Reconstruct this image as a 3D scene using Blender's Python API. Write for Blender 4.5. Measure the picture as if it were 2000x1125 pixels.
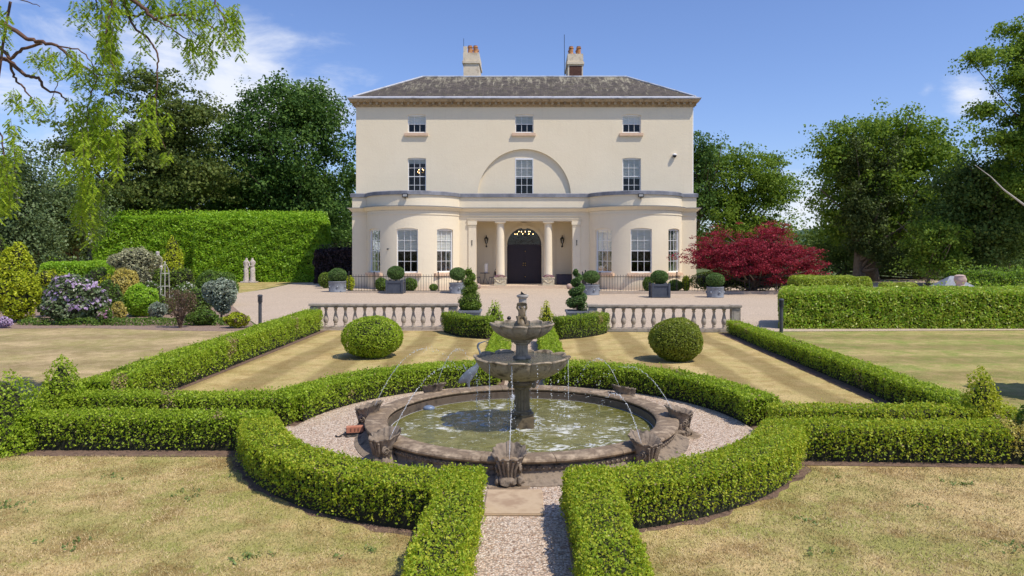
import bpy, bmesh, math, random
import numpy as np
from mathutils import Vector, Matrix
R = math.radians
PI = math.pi
rng = np.random.default_rng(7)
random.seed(7)
for o in list(bpy.data.objects): bpy.data.objects.remove(o)
scene = bpy.context.scene
col = scene.collection
# ---------------------------------------------------------------- camera
HC, FPX, YH, XC = 2.3, 1370.0, 490.0, 1024.0
cd = bpy.data.cameras.new('camera'); cam = bpy.data.objects.new('camera', cd); col.objects.link(cam)
cam.location = (0, 0, HC); cam.rotation_euler = (R(90), 0, 0)
cd.lens = FPX/2000*36; cd.sensor_width = 36
cd.shift_x = -(XC-1000)/2000; cd.shift_y = -(562.5-YH)/2000
cd.clip_start = .1; cd.clip_end = 6000
scene.camera = cam
# ---------------------------------------------------------------- sky, sun, exposure
SUN = Vector((1.36, -.96, 2.65)).normalized()
elev = math.asin(SUN.z); azim = math.atan2(SUN.x, SUN.y)
w = bpy.data.worlds.new('World'); scene.world = w; w.use_nodes = True
wt = w.node_tree; wt.nodes.clear()
def wn(t, **k):
    n = wt.nodes.new(t)
    for a, b in k.items(): setattr(n, a, b)
    return n
sky = wn('ShaderNodeTexSky', sky_type='NISHITA', sun_disc=False, sun_elevation=elev, sun_rotation=azim)
sky.air_density = 1.0; sky.dust_density = 0.6; sky.ozone_density = 2.2
tc = wn('ShaderNodeTexCoord')
mp = wn('ShaderNodeMapping'); mp.inputs['Scale'].default_value = (1.0, 1.0, 2.6)
nz = wn('ShaderNodeTexNoise'); nz.inputs['Scale'].default_value = 6.5; nz.inputs['Detail'].default_value = 10; nz.inputs['Roughness'].default_value = .62; nz.inputs['Distortion'].default_value = .4
wt.links.new(tc.outputs['Generated'], mp.inputs['Vector']); wt.links.new(mp.outputs[0], nz.inputs['Vector'])
def cloud_mask(px, py, r0, r1):
    d = Vector(((px-XC)/FPX, 1, (YH-py)/FPX)).normalized()
    v = wn('ShaderNodeVectorMath', operation='DISTANCE'); v.inputs[1].default_value = d
    wt.links.new(tc.outputs['Generated'], v.inputs[0])
    m = wn('ShaderNodeMapRange'); m.inputs['From Min'].default_value = r1; m.inputs['From Max'].default_value = r0
    wt.links.new(v.outputs['Value'], m.inputs['Value'])
    return m.outputs[0]
acc = None
for (px, py, r0, r1, s) in [(480, 190, .03, .17, .58), (330, 215, .0, .22, .55), (610, 200, .0, .14, .58), (60, 200, .05, .28, .40), (1890, 182, .0, .055, .45), (1810, 175, .0, .03, .3), (1590, 440, .02, .12, .45), (1390, 410, .02, .10, .35)]:
    m = wn('ShaderNodeMath', operation='MULTIPLY'); m.inputs[1].default_value = s
    wt.links.new(cloud_mask(px, py, r0, r1), m.inputs[0])
    if acc is None: acc = m.outputs[0]
    else:
        a = wn('ShaderNodeMath', operation='MAXIMUM'); wt.links.new(acc, a.inputs[0]); wt.links.new(m.outputs[0], a.inputs[1]); acc = a.outputs[0]
ad = wn('ShaderNodeMath', operation='ADD'); wt.links.new(acc, ad.inputs[0]); wt.links.new(nz.outputs[0], ad.inputs[1])
mr = wn('ShaderNodeMapRange'); mr.interpolation_type = 'SMOOTHSTEP'
mr.inputs['From Min'].default_value = .72; mr.inputs['From Max'].default_value = 1.12; mr.inputs['To Max'].default_value = .9
wt.links.new(ad.outputs[0], mr.inputs['Value'])
mx = wn('ShaderNodeMix', data_type='RGBA')
tint = wn('ShaderNodeMix', data_type='RGBA', blend_type='MULTIPLY'); tint.inputs[0].default_value = 1; tint.inputs[7].default_value = (1.10, 1.18, 1.52, 1); wt.links.new(sky.outputs[0], tint.inputs[6])
wt.links.new(mr.outputs[0], mx.inputs[0]); wt.links.new(tint.outputs[2], mx.inputs[6]); mx.inputs[7].default_value = (8.6, 8.9, 9.6, 1)
bg = wn('ShaderNodeBackground'); bg.inputs['Strength'].default_value = 0.11
wo = wn('ShaderNodeOutputWorld'); wt.links.new(mx.outputs[2], bg.inputs['Color']); wt.links.new(bg.outputs[0], wo.inputs[0])
sd = bpy.data.lights.new('sun', 'SUN'); so = bpy.data.objects.new('sun', sd); col.objects.link(so)
sd.energy = 4.4; sd.angle = R(.5); sd.color = (1, .92, .80)
so.rotation_euler = SUN.to_track_quat('Z', 'Y').to_euler(); so.location = (20, -20, 40)
scene.view_settings.view_transform = 'Standard'; scene.view_settings.look = 'None'
scene.view_settings.exposure = 0.0; scene.view_settings.gamma = 1.0
scene.render.resolution_x = 1024; scene.render.resolution_y = 576
# ---------------------------------------------------------------- helpers
def gp(px, py, h=0.0):
    z = FPX*(HC-h)/(py-YH); return ((px-XC)*z/FPX, z)
def at(px, py, Y): return ((px-XC)*Y/FPX, Y, HC+(YH-py)*Y/FPX)
def wloc(o):
    v = Vector((0, 0, 0))
    while o is not None: v = v+Vector(o.location); o = o.parent
    return v
def tag(o, label=None, cat=None, group=None, kind=None):
    if label: o['label'] = label
    if cat: o['category'] = cat
    if group: o['group'] = group
    if kind: o['kind'] = kind
    return o
def thing(name, label, cat, loc=(0, 0, 0), rz=0, group=None):
    o = bpy.data.objects.new(name, None); col.objects.link(o); o.empty_display_size = .2
    o.location = loc; o.rotation_euler = (0, 0, rz); tag(o, label, cat, group); return o
def copy_tree(o, parent=None):
    c = o.copy(); col.objects.link(c); c.parent = parent
    for ch in list(o.children): copy_tree(ch, c)
    return c
def link(name, me, mats, parent=None):
    o = bpy.data.objects.new(name, me); col.objects.link(o)
    if not isinstance(mats, (list, tuple)): mats = [mats]
    for m in mats: me.materials.append(m)
    o.parent = parent; return o
def npmesh(name, V, F, mi=None, smooth=False):
    V = np.asarray(V, dtype=np.float32); F = np.asarray(F, dtype=np.int32); k = F.shape[1]
    me = bpy.data.meshes.new(name)
    me.vertices.add(len(V)); me.vertices.foreach_set('co', V.ravel())
    me.loops.add(F.size); me.loops.foreach_set('vertex_index', F.ravel())
    me.polygons.add(len(F)); me.polygons.foreach_set('loop_start', np.arange(len(F), dtype=np.int32)*k)
    if mi is not None: me.polygons.foreach_set('material_index', np.asarray(mi, dtype=np.int32))
    me.update(calc_edges=True)
    if smooth: me.polygons.foreach_set('use_smooth', np.ones(len(F), dtype=bool))
    return me
class MB:
    def __init__(s): s.v = []; s.f = []
    def add(s, vs, fs):
        b = len(s.v); s.v += [tuple(map(float, p)) for p in vs]; s.f += [tuple(b+i for i in f) for f in fs]; return s
    def box(s, x0, x1, y0, y1, z0, z1):
        return s.add([(x0,y0,z0),(x1,y0,z0),(x1,y1,z0),(x0,y1,z0),(x0,y0,z1),(x1,y0,z1),(x1,y1,z1),(x0,y1,z1)],
                     [(3,2,1,0),(4,5,6,7),(0,1,5,4),(1,2,6,5),(2,3,7,6),(3,0,4,7)])
    def bevbox(s, x0, x1, y0, y1, z0, z1, b=.01):
        bm = bmesh.new(); bmesh.ops.create_cube(bm, size=1)
        for v in bm.verts: v.co = Vector(((x0+x1)/2+v.co.x*(x1-x0), (y0+y1)/2+v.co.y*(y1-y0), (z0+z1)/2+v.co.z*(z1-z0)))
        bmesh.ops.bevel(bm, geom=bm.edges[:], offset=b, segments=2, affect='EDGES')
        bm.verts.index_update(); s.add([v.co for v in bm.verts], [[v.index for v in f.verts] for f in bm.faces]); bm.free(); return s
    def tube(s, pts, rad, n=8, caps=True):
        pts = [Vector(p) for p in pts]; m = len(pts)
        if not hasattr(rad, '__len__'): rad = [rad]*m
        up = Vector((0, 0, 1)); vs = []; T0 = (pts[1]-pts[0]).normalized()
        a = T0.cross(up if abs(T0.z) < .95 else Vector((1, 0, 0))).normalized()
        for i in range(m):
            T = (pts[min(i+1, m-1)]-pts[max(i-1, 0)])
            T = T.normalized() if T.length > 1e-9 else T0
            a = (a-T*a.dot(T)).normalized(); b = T.cross(a)
            for k in range(n):
                t = 2*PI*k/n; vs.append(pts[i]+(a*math.cos(t)+b*math.sin(t))*rad[i])
        fs = [(i*n+k, i*n+(k+1) % n, (i+1)*n+(k+1) % n, (i+1)*n+k) for i in range(m-1) for k in range(n)]
        if caps: fs += [tuple(range(n))[::-1], tuple((m-1)*n+k for k in range(n))]
        return s.add(vs, fs)
    def lathe(s, prof, c=(0, 0, 0), n=24, caps=True, a0=0, a1=2*PI, mod=None):
        full = abs(a1-a0-2*PI) < 1e-6; nn = n if full else n+1; vs = []
        for (r, z) in prof:
            for k in range(nn):
                t = a0+(a1-a0)*k/n
                rr, zz = (r, z) if mod is None else mod(r, z, t)
                vs.append((c[0]+rr*math.cos(t), c[1]+rr*math.sin(t), c[2]+zz))
        m = len(prof)
        fs = [(i*nn+k, i*nn+(k+1) % nn, (i+1)*nn+(k+1) % nn, (i+1)*nn+k) for i in range(m-1) for k in range(n)]
        if caps and full: fs += [tuple(range(nn))[::-1], tuple((m-1)*nn+k for k in range(nn))]
        return s.add(vs, fs)
    def ball(s, c, r, n=12, m=8, sc=(1, 1, 1)):
        prof = [(max(1e-4, math.sin(PI*i/m))*r, -math.cos(PI*i/m)*r*sc[2]) for i in range(m+1)]
        b = len(s.v); s.lathe(prof, (0, 0, 0), n, False)
        for i in range(b, len(s.v)):
            v = s.v[i]; s.v[i] = (c[0]+v[0]*sc[0], c[1]+v[1]*sc[1], c[2]+v[2])
        return s
    def prism(s, poly, y0, y1, fr=None):
        # poly in (x,z), extruded along y; fr maps local (x,y,z) to world
        n = len(poly); vs = [(p[0], y0, p[1]) for p in poly]+[(p[0], y1, p[1]) for p in poly]
        if fr: vs = [fr(*v) for v in vs]
        fs = [tuple(range(n)), tuple(range(2*n-1, n-1, -1))]+[((i+1) % n, i, n+i, n+(i+1) % n) for i in range(n)]
        return s.add(vs, fs)
    def sheet(s, poly, z):
        n = len(poly); return s.add([(p[0], p[1], z) for p in poly], [tuple(range(n))])
    def xf(s, fn): s.v = [tuple(fn(*v)) for v in s.v]; return s
    def build(s, name, mat, parent=None, smooth=None, loc=None):
        off = wloc(parent) if parent is not None else Vector((0, 0, 0))
        if loc is not None: off = Vector(loc)
        me = bpy.data.meshes.new(name)
        me.from_pydata([(v[0]-off.x, v[1]-off.y, v[2]-off.z) for v in s.v], [], s.f); me.update()
        bm = bmesh.new(); bm.from_mesh(me); bmesh.ops.recalc_face_normals(bm, faces=bm.faces[:]); bm.to_mesh(me); bm.free()
        if smooth:
            me.polygons.foreach_set('use_smooth', [True]*len(me.polygons)); me.set_sharp_from_angle(angle=R(smooth))
        o = link(name, me, mat, parent)
        if loc is not None: o.location = loc
        return o
def boolean(o, cutter_mb, mat=None):
    c = cutter_mb.build('cutter', o.data.materials[0], o)
    md = o.modifiers.new('b', 'BOOLEAN'); md.operation = 'DIFFERENCE'; md.solver = 'EXACT'; md.object = c; md.use_self = True
    dg = bpy.context.evaluated_depsgraph_get(); dg.update()
    me = bpy.data.meshes.new_from_object(o.evaluated_get(dg)); o.modifiers.clear(); o.data = me
    bpy.data.objects.remove(c); return o
def skin(name, verts, edges, radii, mat, parent=None, loc=(0, 0, 0), sub=2):
    me = bpy.data.meshes.new(name); me.from_pydata(verts, edges, []); o = bpy.data.objects.new(name, me); col.objects.link(o)
    md = o.modifiers.new('s', 'SKIN'); md.use_smooth_shade = True
    for i, r in enumerate(radii):
        me.skin_vertices[0].data[i].radius = (r, r) if not hasattr(r, '__len__') else r
    me.skin_vertices[0].data[0].use_root = True
    ms = o.modifiers.new('u', 'SUBSURF'); ms.levels = sub; ms.render_levels = sub
    dg = bpy.context.evaluated_depsgraph_get(); dg.update()
    m2 = bpy.data.meshes.new_from_object(o.evaluated_get(dg)); o.modifiers.clear(); o.data = m2
    m2.materials.clear(); m2.materials.append(mat); o.parent = parent; o.location = loc; return o
def wob(P, f, seed=0):
    r = np.random.default_rng(seed+11); out = np.zeros(len(P))
    for i in range(5):
        k = r.normal(size=3)*f*(1+.5*i); out += np.sin(P@k+r.uniform(0, 6.28))/(1+.4*i)
    return out/2.6
# ---------------------------------------------------------------- materials
def mat_base(name):
    m = bpy.data.materials.new(name); m.use_nodes = True; t = m.node_tree
    return m, t, t.nodes['Principled BSDF'], t.nodes['Material Output']
def N(t, ty, **k):
    n = t.nodes.new(ty)
    for a, b in k.items(): setattr(n, a, b)
    return n
def noise(t, vec, scale, detail=4, rough=.55, dist=0):
    n = N(t, 'ShaderNodeTexNoise'); n.inputs['Scale'].default_value = scale; n.inputs['Detail'].default_value = detail
    n.inputs['Roughness'].default_value = rough; n.inputs['Distortion'].default_value = dist
    if vec is not None: t.links.new(vec, n.inputs['Vector'])
    return n.outputs[0]
def ramp(t, fac, stops, interp='LINEAR'):
    r = N(t, 'ShaderNodeValToRGB'); r.color_ramp.interpolation = interp; e = r.color_ramp.elements
    while len(e) < len(stops): e.new(.5)
    for i, (p, c) in enumerate(stops): e[i].position = p; e[i].color = (c[0], c[1], c[2], 1) if hasattr(c, '__len__') else (c, c, c, 1)
    t.links.new(fac, r.inputs[0]); return r.outputs[0]
def mixc(t, f, a, b, mode='MIX'):
    n = N(t, 'ShaderNodeMix', data_type='RGBA', blend_type=mode)
    for i, v in ((0, f), (6, a), (7, b)):
        if hasattr(v, 'links'): t.links.new(v, n.inputs[i])
        else: n.inputs[i].default_value = v if i == 0 else (v[0], v[1], v[2], 1)
    return n.outputs[2]
def bump(t, bs, h, strength=.4, dist=.02, prev=None):
    b = N(t, 'ShaderNodeBump'); b.inputs['Strength'].default_value = strength; b.inputs['Distance'].default_value = dist
    t.links.new(h, b.inputs['Height'])
    if prev: t.links.new(prev, b.inputs['Normal'])
    t.links.new(b.outputs[0], bs.inputs['Normal']); return b.outputs[0]
def objv(t, sc=None):
    c = N(t, 'ShaderNodeTexCoord').outputs['Object']
    if sc is None: return c
    m = N(t, 'ShaderNodeMapping'); m.inputs['Scale'].default_value = sc; t.links.new(c, m.inputs[0]); return m.outputs[0]
def posv(t, sc=None, rot=0):
    c = N(t, 'ShaderNodeNewGeometry').outputs['Position']
    if sc is None and rot == 0: return c
    m = N(t, 'ShaderNodeMapping'); m.inputs['Scale'].default_value = sc or (1, 1, 1); m.inputs['Rotation'].default_value = (0, 0, rot); t.links.new(c, m.inputs[0]); return m.outputs[0]
def mat(name, c1, c2=None, scale=4, rough=.75, bmp=0, bscale=40, bdist=.01, metal=0, c3=None, spec=.4, emit=None):
    m, t, b, o = mat_base(name); b.inputs['Roughness'].default_value = rough; b.inputs['Metallic'].default_value = metal
    b.inputs['Specular IOR Level'].default_value = spec
    v = objv(t)
    if c2 is None: c2 = tuple(x*.82 for x in c1)
    st = [(.3, c1), (.7, c2)] if c3 is None else [(.28, c1), (.5, c2), (.68, c3)]
    t.links.new(ramp(t, noise(t, v, scale, 6, .6), st), b.inputs['Base Color'])
    if bmp: bump(t, b, noise(t, v, bscale, 5, .65), bmp, bdist)
    if emit: b.inputs['Emission Color'].default_value = (*emit[:3], 1); b.inputs['Emission Strength'].default_value = emit[3]
    return m
def leafmat(name, c1, c2, c3, trans=.35, rough=.5, nscale=1.5, spec=.3, isl=.6):
    m, t, b, o = mat_base(name)
    g = N(t, 'ShaderNodeNewGeometry')
    nn = noise(t, g.outputs['Position'], nscale, 3, .6)
    a = N(t, 'ShaderNodeMath', operation='MULTIPLY'); t.links.new(g.outputs['Random Per Island'], a.inputs[0]); a.inputs[1].default_value = isl
    c = N(t, 'ShaderNodeMath', operation='MULTIPLY_ADD'); t.links.new(nn, c.inputs[0]); c.inputs[1].default_value = 1.6*(1-isl); t.links.new(a.outputs[0], c.inputs[2])
    colr = ramp(t, c.outputs[0], [(.15, c1), (.5, c2), (.9, c3)])
    t.links.new(colr, b.inputs['Base Color']); b.inputs['Roughness'].default_value = rough; b.inputs['Specular IOR Level'].default_value = spec
    tr = N(t, 'ShaderNodeBsdfTranslucent'); t.links.new(mixc(t, .5, colr, (min(1, c3[0]*1.3), min(1, c3[1]*1.3), c3[2]*.8)), tr.inputs['Color'])
    ms = N(t, 'ShaderNodeMixShader'); ms.inputs[0].default_value = trans
    t.links.new(b.outputs[0], ms.inputs[1]); t.links.new(tr.outputs[0], ms.inputs[2]); t.links.new(ms.outputs[0], o.inputs['Surface'])
    return m
# foliage
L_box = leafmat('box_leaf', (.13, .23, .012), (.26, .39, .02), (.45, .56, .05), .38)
L_dead = leafmat('dead_leaf', (.16, .11, .05), (.30, .22, .10), (.48, .38, .2), .2)
L_boxold = leafmat('box_leaf_yellowing', (.15, .23, .012), (.34, .42, .02), (.58, .58, .06), .38)
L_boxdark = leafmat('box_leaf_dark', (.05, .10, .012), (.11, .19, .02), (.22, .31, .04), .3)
L_ball = leafmat('box_ball_leaf', (.09, .13, .012), (.19, .25, .022), (.34, .38, .05), .3)
L_laurel = leafmat('laurel_leaf', (.11, .23, .014), (.25, .46, .028), (.42, .62, .05), .38, .45, 2.0, .35)
L_bay = leafmat('glossy_leaf', (.09, .15, .014), (.25, .34, .025), (.55, .60, .11), .32, .4, 2.5, .4)
L_topi = leafmat('topiary_leaf', (.03, .075, .018), (.08, .16, .035), (.17, .27, .07), .22)
L_oak = leafmat('oak_leaf', (.02, .06, .012), (.055, .12, .022), (.14, .24, .045), .28, .6, .35, .2)
L_pine = leafmat('pine_leaf', (.035, .07, .015), (.085, .13, .025), (.18, .22, .05), .25, .6, .3, .2)
L_lime = leafmat('lime_leaf', (.045, .10, .012), (.13, .225, .024), (.27, .38, .05), .38, .6, .35, .2)
L_ivy = leafmat('ivy_leaf', (.02, .04, .010), (.05, .08, .018), (.12, .16, .04), .2, .5, .5, .2)
L_wood = leafmat('woodland_leaf', (.03, .065, .012), (.08, .14, .027), (.18, .25, .06), .3, .6, .4, .2)
L_spruce = leafmat('spruce_leaf', (.045, .08, .03), (.09, .14, .05), (.16, .22, .08), .18)
L_grey = leafmat('grey_leaf', (.04, .07, .02), (.09, .15, .045), (.19, .25, .09), .22)
L_weed = leafmat('weed_leaf', (.12, .19, .05), (.17, .25, .07), (.24, .32, .10), .3)
L_rhodo = leafmat('rhododendron_leaf', (.03, .06, .02), (.09, .14, .05), (.26, .32, .16), .2, .35, 2, .5)
L_rob = leafmat('robinia_leaf', (.08, .15, .010), (.20, .33, .02), (.42, .54, .05), .5, .55, 1.2)
L_gold = leafmat('golden_leaf', (.13, .20, .012), (.34, .42, .02), (.60, .64, .04), .3)
L_maple = leafmat('maple_leaf', (.04, .006, .010), (.15, .012, .025), (.46, .05, .08), .32, .55, 1.0, .2)
L_copper = leafmat('copper_leaf', (.012, .010, .012), (.03, .02, .024), (.07, .045, .05), .1)
L_silver = leafmat('silver_leaf', (.12, .17, .12), (.24, .30, .22), (.42, .46, .36), .2)
L_cream = leafmat('cream_leaf', (.20, .22, .10), (.34, .35, .19), (.5, .48, .3), .25)
L_yell = leafmat('yellow_leaf', (.30, .28, .05), (.52, .44, .09), (.7, .6, .2), .3)
L_twig = leafmat('bronze_leaf', (.05, .04, .02), (.13, .075, .05), (.2, .15, .08), .2)
L_lil = leafmat('lilac_flower', (.34, .22, .45), (.5, .36, .6), (.68, .55, .72), .3)
L_pink = leafmat('pink_flower', (.35, .12, .25), (.5, .25, .38), (.6, .4, .5), .3)
L_white = leafmat('white_flower', (.5, .5, .42), (.65, .65, .58), (.75, .74, .7), .3)
L_green = leafmat('border_leaf', (.035, .08, .015), (.09, .17, .025), (.2, .3, .05), .3)
INNER_SHADE = mat('hedge_inner_shade', (.016, .022, .008), (.026, .022, .012), 20, .95)  # near-black colour stands in for the shade deep inside the foliage
BARK = mat('bark', (.10, .075, .05), (.2, .16, .12), 6, .9, .6, 14, .05)
BARKR = mat('bark_red', (.09, .045, .03), (.17, .09, .06), 9, .85, .5, 30, .02)
TWIG = mat('twig', (.07, .045, .03), (.13, .085, .06), 12, .9)
# ---------------------------------------------------------------- foliage builders
def norm(a): return a/np.maximum(1e-9, np.linalg.norm(a, axis=1))[:, None]
def leafq(P, Nn, L, W, spread=.6):
    n = len(P); nn = norm(Nn*(1-spread)+norm(rng.normal(size=(n, 3)))*spread)
    u = norm(np.cross(nn, rng.normal(size=(n, 3)))); v = np.cross(nn, u)
    s = rng.uniform(.5, 1.42, (n, 1)); u = u*L*.5*s; v = v*W*.5*s
    k = nn*(W*.18)*s
    return np.stack([P-u, P+v+k, P+u, P-v+k], 1)
def quadobj(name, groups, mats, parent=None, off=(0, 0, 0), core=None):
    # groups: list of (n,4,3) leaf arrays, one material each; core: (V,F) quads, last material
    Vs = []; Fs = []; mi = []; b = 0
    for i, q in enumerate(groups):
        if len(q) == 0: continue
        V = q.reshape(-1, 3); Vs.append(V); Fs.append(np.arange(len(V)).reshape(-1, 4)+b); mi.append(np.full(len(q), i)); b += len(V)
    if core is not None:
        V, F = core; Vs.append(np.asarray(V, float)); Fs.append(np.asarray(F)+b); mi.append(np.full(len(F), len(mats)-1))
    V = np.concatenate(Vs)-np.array(off)
    return link(name, npmesh(name, V, np.concatenate(Fs), np.concatenate(mi)), mats, parent)
def hedge(name, label, path, W, H, L, dens, m, cat='hedge', group=None, rough=.03, H1=None, m2=None, taper=0, accent=None):
    """clipped hedge: an uneven leafy skin round a core coloured dark for the shade within, along a centre line"""
    P = np.array(path, float); seg = np.linalg.norm(np.diff(P, axis=0), axis=1); cum = np.concatenate([[0], np.cumsum(seg)]); T = cum[-1]
    H1 = H if H1 is None else H1
    def frame(s):
        i = np.clip(np.searchsorted(cum, s, side='right')-1, 0, len(seg)-1); f = (s-cum[i])/seg[i]
        c = P[i]+(P[i+1]-P[i])*f[:, None]
        tn = np.gradient(P, axis=0) if len(P) > 2 else np.stack([P[1]-P[0]]*2); tn = norm(tn)
        t = norm(tn[i]*(1-f[:, None])+tn[i+1]*f[:, None]); return c, t, np.stack([-t[:, 1], t[:, 0]], 1)
    area = T*(W+H+H1)+W*(H+H1); n = int(area*dens)
    k = rng.uniform(0, area, n); s = rng.uniform(0, T, n); hh = H+(H1-H)*s/T
    top = k < T*W; side = (~top) & (k < T*(W+H+H1)); cap = ~(top | side)
    a = rng.uniform(-1, 1, n); b = np.sqrt(rng.uniform(0.004, 1, n))
    Nn = np.zeros((n, 3)); sg = np.where(rng.random(n) < .5, -1., 1.)
    s = np.where(cap, np.where(sg > 0, T, 0.), s); hh = H+(H1-H)*s/T
    a = np.where(side, sg, a); b = np.where(top, 1., b)
    c, t, mnr = frame(np.clip(s, 0, T-1e-6))
    Nn[:, 2] = top*1.0; Nn[:, :2] = side[:, None]*mnr*a[:, None]+cap[:, None]*t*sg[:, None]
    rnd = 1-.10*np.clip((b-.8)/.2, 0, 1)**2*(~top); rt = 1-.05*np.abs(a)**6*top
    X = c+mnr*(a*W/2*rnd*(1-taper*b))[:, None]
    Q = np.column_stack([X, hh*b*rt])
    d = wob(Q, 5, 3)*rough*.6+wob(Q, 17, 5)*rough*.7+wob(Q, 38, 15)*rough*.95+wob(Q, 1.3, 9)*rough*.7-rng.exponential(L*.8, n)+rng.exponential(L*.3, n)
    sp = rng.random(n) < .03; d = d+sp*top*rng.uniform(0, L*2.2, n)
    d -= (b < .12)*rng.uniform(0, .05, n)
    Q = Q+Nn*d[:, None]; Q[:, 2] = np.maximum(Q[:, 2], .012)
    q = leafq(Q, Nn+np.array([0, 0, .25]), L, L*.62, .62)
    m3 = m2 or m
    pick = rng.random(n) < (.5 if m2 else 0)
    brown = (wob(Q, 2.3, 21) > .78) & (rng.random(n) < .55) | (rng.random(n) < .012)
    if accent is not None:
        ax, ay, ar, am = accent; isacc = (np.hypot(Q[:, 0]-ax, Q[:, 1]-ay) < ar) & (rng.random(n) < .85)
    else: isacc = np.zeros(n, bool); am = m
    # core, its dark colour standing in for shade between the leaves
    ns = max(2, int(T/.25)+1); ss = np.linspace(0, T, ns); ss[0] = min(.06, T*.1); ss[-1] = T-min(.06, T*.1)
    c, t, mnr = frame(np.clip(ss, 0, T-1e-6)); ins = L*1.1+.012; V = []
    for i in range(ns):
        h = H+(H1-H)*ss[i]/T-ins*1.2; wv = W/2-ins
        for (aa, z) in ((-1, .0), (-1*(1-taper), h), (1*(1-taper), h), (1, .0)): V.append((c[i, 0]+mnr[i, 0]*aa*wv, c[i, 1]+mnr[i, 1]*aa*wv, z+.002))
    F = [(i*4+j, i*4+j+1, i*4+j+5, i*4+j+4) for i in range(ns-1) for j in range(3)]+[(0, 1, 2, 3), tuple((ns-1)*4+j for j in (3, 2, 1, 0))]
    o0 = (P[0, 0], P[0, 1], 0)
    ok_ = ~isacc & ~brown
    o = quadobj(name, [q[~pick & ok_], q[pick & ok_], q[isacc], q[brown & ~isacc]], [m, m3, am, L_dead, INNER_SHADE], None, o0, (V, F)); o.location = o0
    return tag(o, label, cat, group)
def blobs_leaves(bl, n, L, spread=.6, lump=.08, lf=3, up=.25, jit=.5, W=.6, zmin=.01, vol=.0):
    """leaves over the surface of a union of ellipsoids (cx,cy,cz,rx,ry,rz)"""
    B = np.array(bl, float); wts = (B[:, 3]*B[:, 4]+B[:, 4]*B[:, 5]+B[:, 3]*B[:, 5]); wts /= wts.sum()
    i = rng.choice(len(B), n, p=wts); d = norm(rng.normal(size=(n, 3))); c = B[i, :3]; r = B[i, 3:]
    k = 1+lump*wob(c+d*r, lf/np.mean(r), 4)+lump*.6*wob(c+d*r, lf*3/np.mean(r), 8)-np.abs(rng.normal(0, 1, n))*L*jit/np.mean(r, axis=1)
    if vol: k = k*np.where(rng.random(n) < vol, rng.uniform(.5, 1, n), 1)
    Q = c+d*r*k[:, None]; nn = norm(d/r)
    inside = np.zeros(n, bool)
    for j in range(len(B)):
        e = (Q-B[j, :3])/(B[j, 3:]*.8); inside |= ((e**2).sum(1) < 1) & (i != j)
    ok = (~inside) & (Q[:, 2] > zmin); Q = Q[ok]; nn = nn[ok]
    return leafq(Q, nn+np.array([0, 0, up]), L, L*W, spread), Q
def blob_core(bl, k=.86):
    V = []; F = []
    for (cx, cy, cz, rx, ry, rz) in bl:
        b = len(V); n, m = 12, 7
        for i in range(m+1):
            p = PI*i/m
            for j in range(n): t = 2*PI*j/n; V.append((cx+rx*k*math.sin(p)*math.cos(t), cy+ry*k*math.sin(p)*math.sin(t), max(.003, cz+rz*k*math.cos(p))))
        F += [(b+i*n+j, b+i*n+(j+1) % n, b+(i+1)*n+(j+1) % n, b+(i+1)*n+j) for i in range(m) for j in range(n)]
    return V, F
def shrub(name, label, base, bl, n, L, m, cat='shrub', flower=None, ff=.1, group=None, core=.82, inner=INNER_SHADE, lump=.08, spread=.6, stem=None, W=.6, vol=0, topflower=True):
    """bl relative to base"""
    root = thing(name, label, cat, (base[0], base[1], 0), 0, group)
    B = [(base[0]+b[0], base[1]+b[1], b[2], b[3], b[4], b[5]) for b in bl]
    q, Q = blobs_leaves(B, n, L, spread, lump, W=W, vol=vol)
    off = (base[0], base[1], 0)
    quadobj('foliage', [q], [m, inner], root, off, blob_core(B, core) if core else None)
    if flower:
        q2, Q2 = blobs_leaves([(b[0], b[1], b[2]+.0, b[3]*1.04, b[4]*1.04, b[5]*1.04) for b in B], int(n*ff), L*.9, .5, lump, W=.9)
        zc = np.mean(Q2[:, 2]); k = wob(Q2, 7, 2) > .15
        if topflower: k &= (Q2[:, 2] > zc*.6)
        quadobj('flowers', [q2[k]], [flower], root, off)
    s = MB()
    zt = max(.1, min(b[2] for b in bl)); s.tube([(base[0], base[1], 0), (base[0]+.02, base[1], zt)], [stem or .04, (stem or .04)*.8], 8)
    s.build('stem', TWIG, root, 60); return root
def cone_leaves(cx, cy, z0, h, r, n, L, pw=.8, lump=.05):
    t = 1-np.sqrt(rng.uniform(0, 1, n)); a = rng.uniform(0, 2*PI, n)
    rr = r*(1-t**1.35)**pw; P = np.column_stack([cx+rr*np.cos(a), cy+rr*np.sin(a), z0+t*h])
    nn = np.column_stack([np.cos(a), np.sin(a), np.full(n, r/h*.9)]); nn = norm(nn)
    d = wob(P, 6, 2)*lump*r+wob(P, 16, 6)*lump*r-rng.exponential(L*.5, n)+rng.exponential(L*.3, n)
    P = P+nn*d[:, None]; P[:, 2] = np.maximum(.01, P[:, 2]); return leafq(P, nn+np.array([0, 0, .2]), L, L*.6, .6)
def cone_tree(name, label, x, y, h, r, n, L, m, cat='topiary cone', group=None, pw=.8, lump=.12):
    root = thing(name, label, cat, (x, y, 0), 0, group)
    c = MB().lathe([(r*(1-(i/8)**1.35)**pw*.72+.003, max(.004, h*.84*i/8)) for i in range(9)], (0, 0, 0), 12, False)
    quadobj('foliage', [cone_leaves(x, y, 0.0, h, r, n, L, pw, lump)], [m, INNER_SHADE], root, (x, y, 0), ([(v[0]+x, v[1]+y, v[2]) for v in c.v], c.f))
    MB().tube([(x, y, 0), (x, y, h*.8)], [.03, .012], 8).build('trunk', TWIG, root, 60)
    return root
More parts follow.
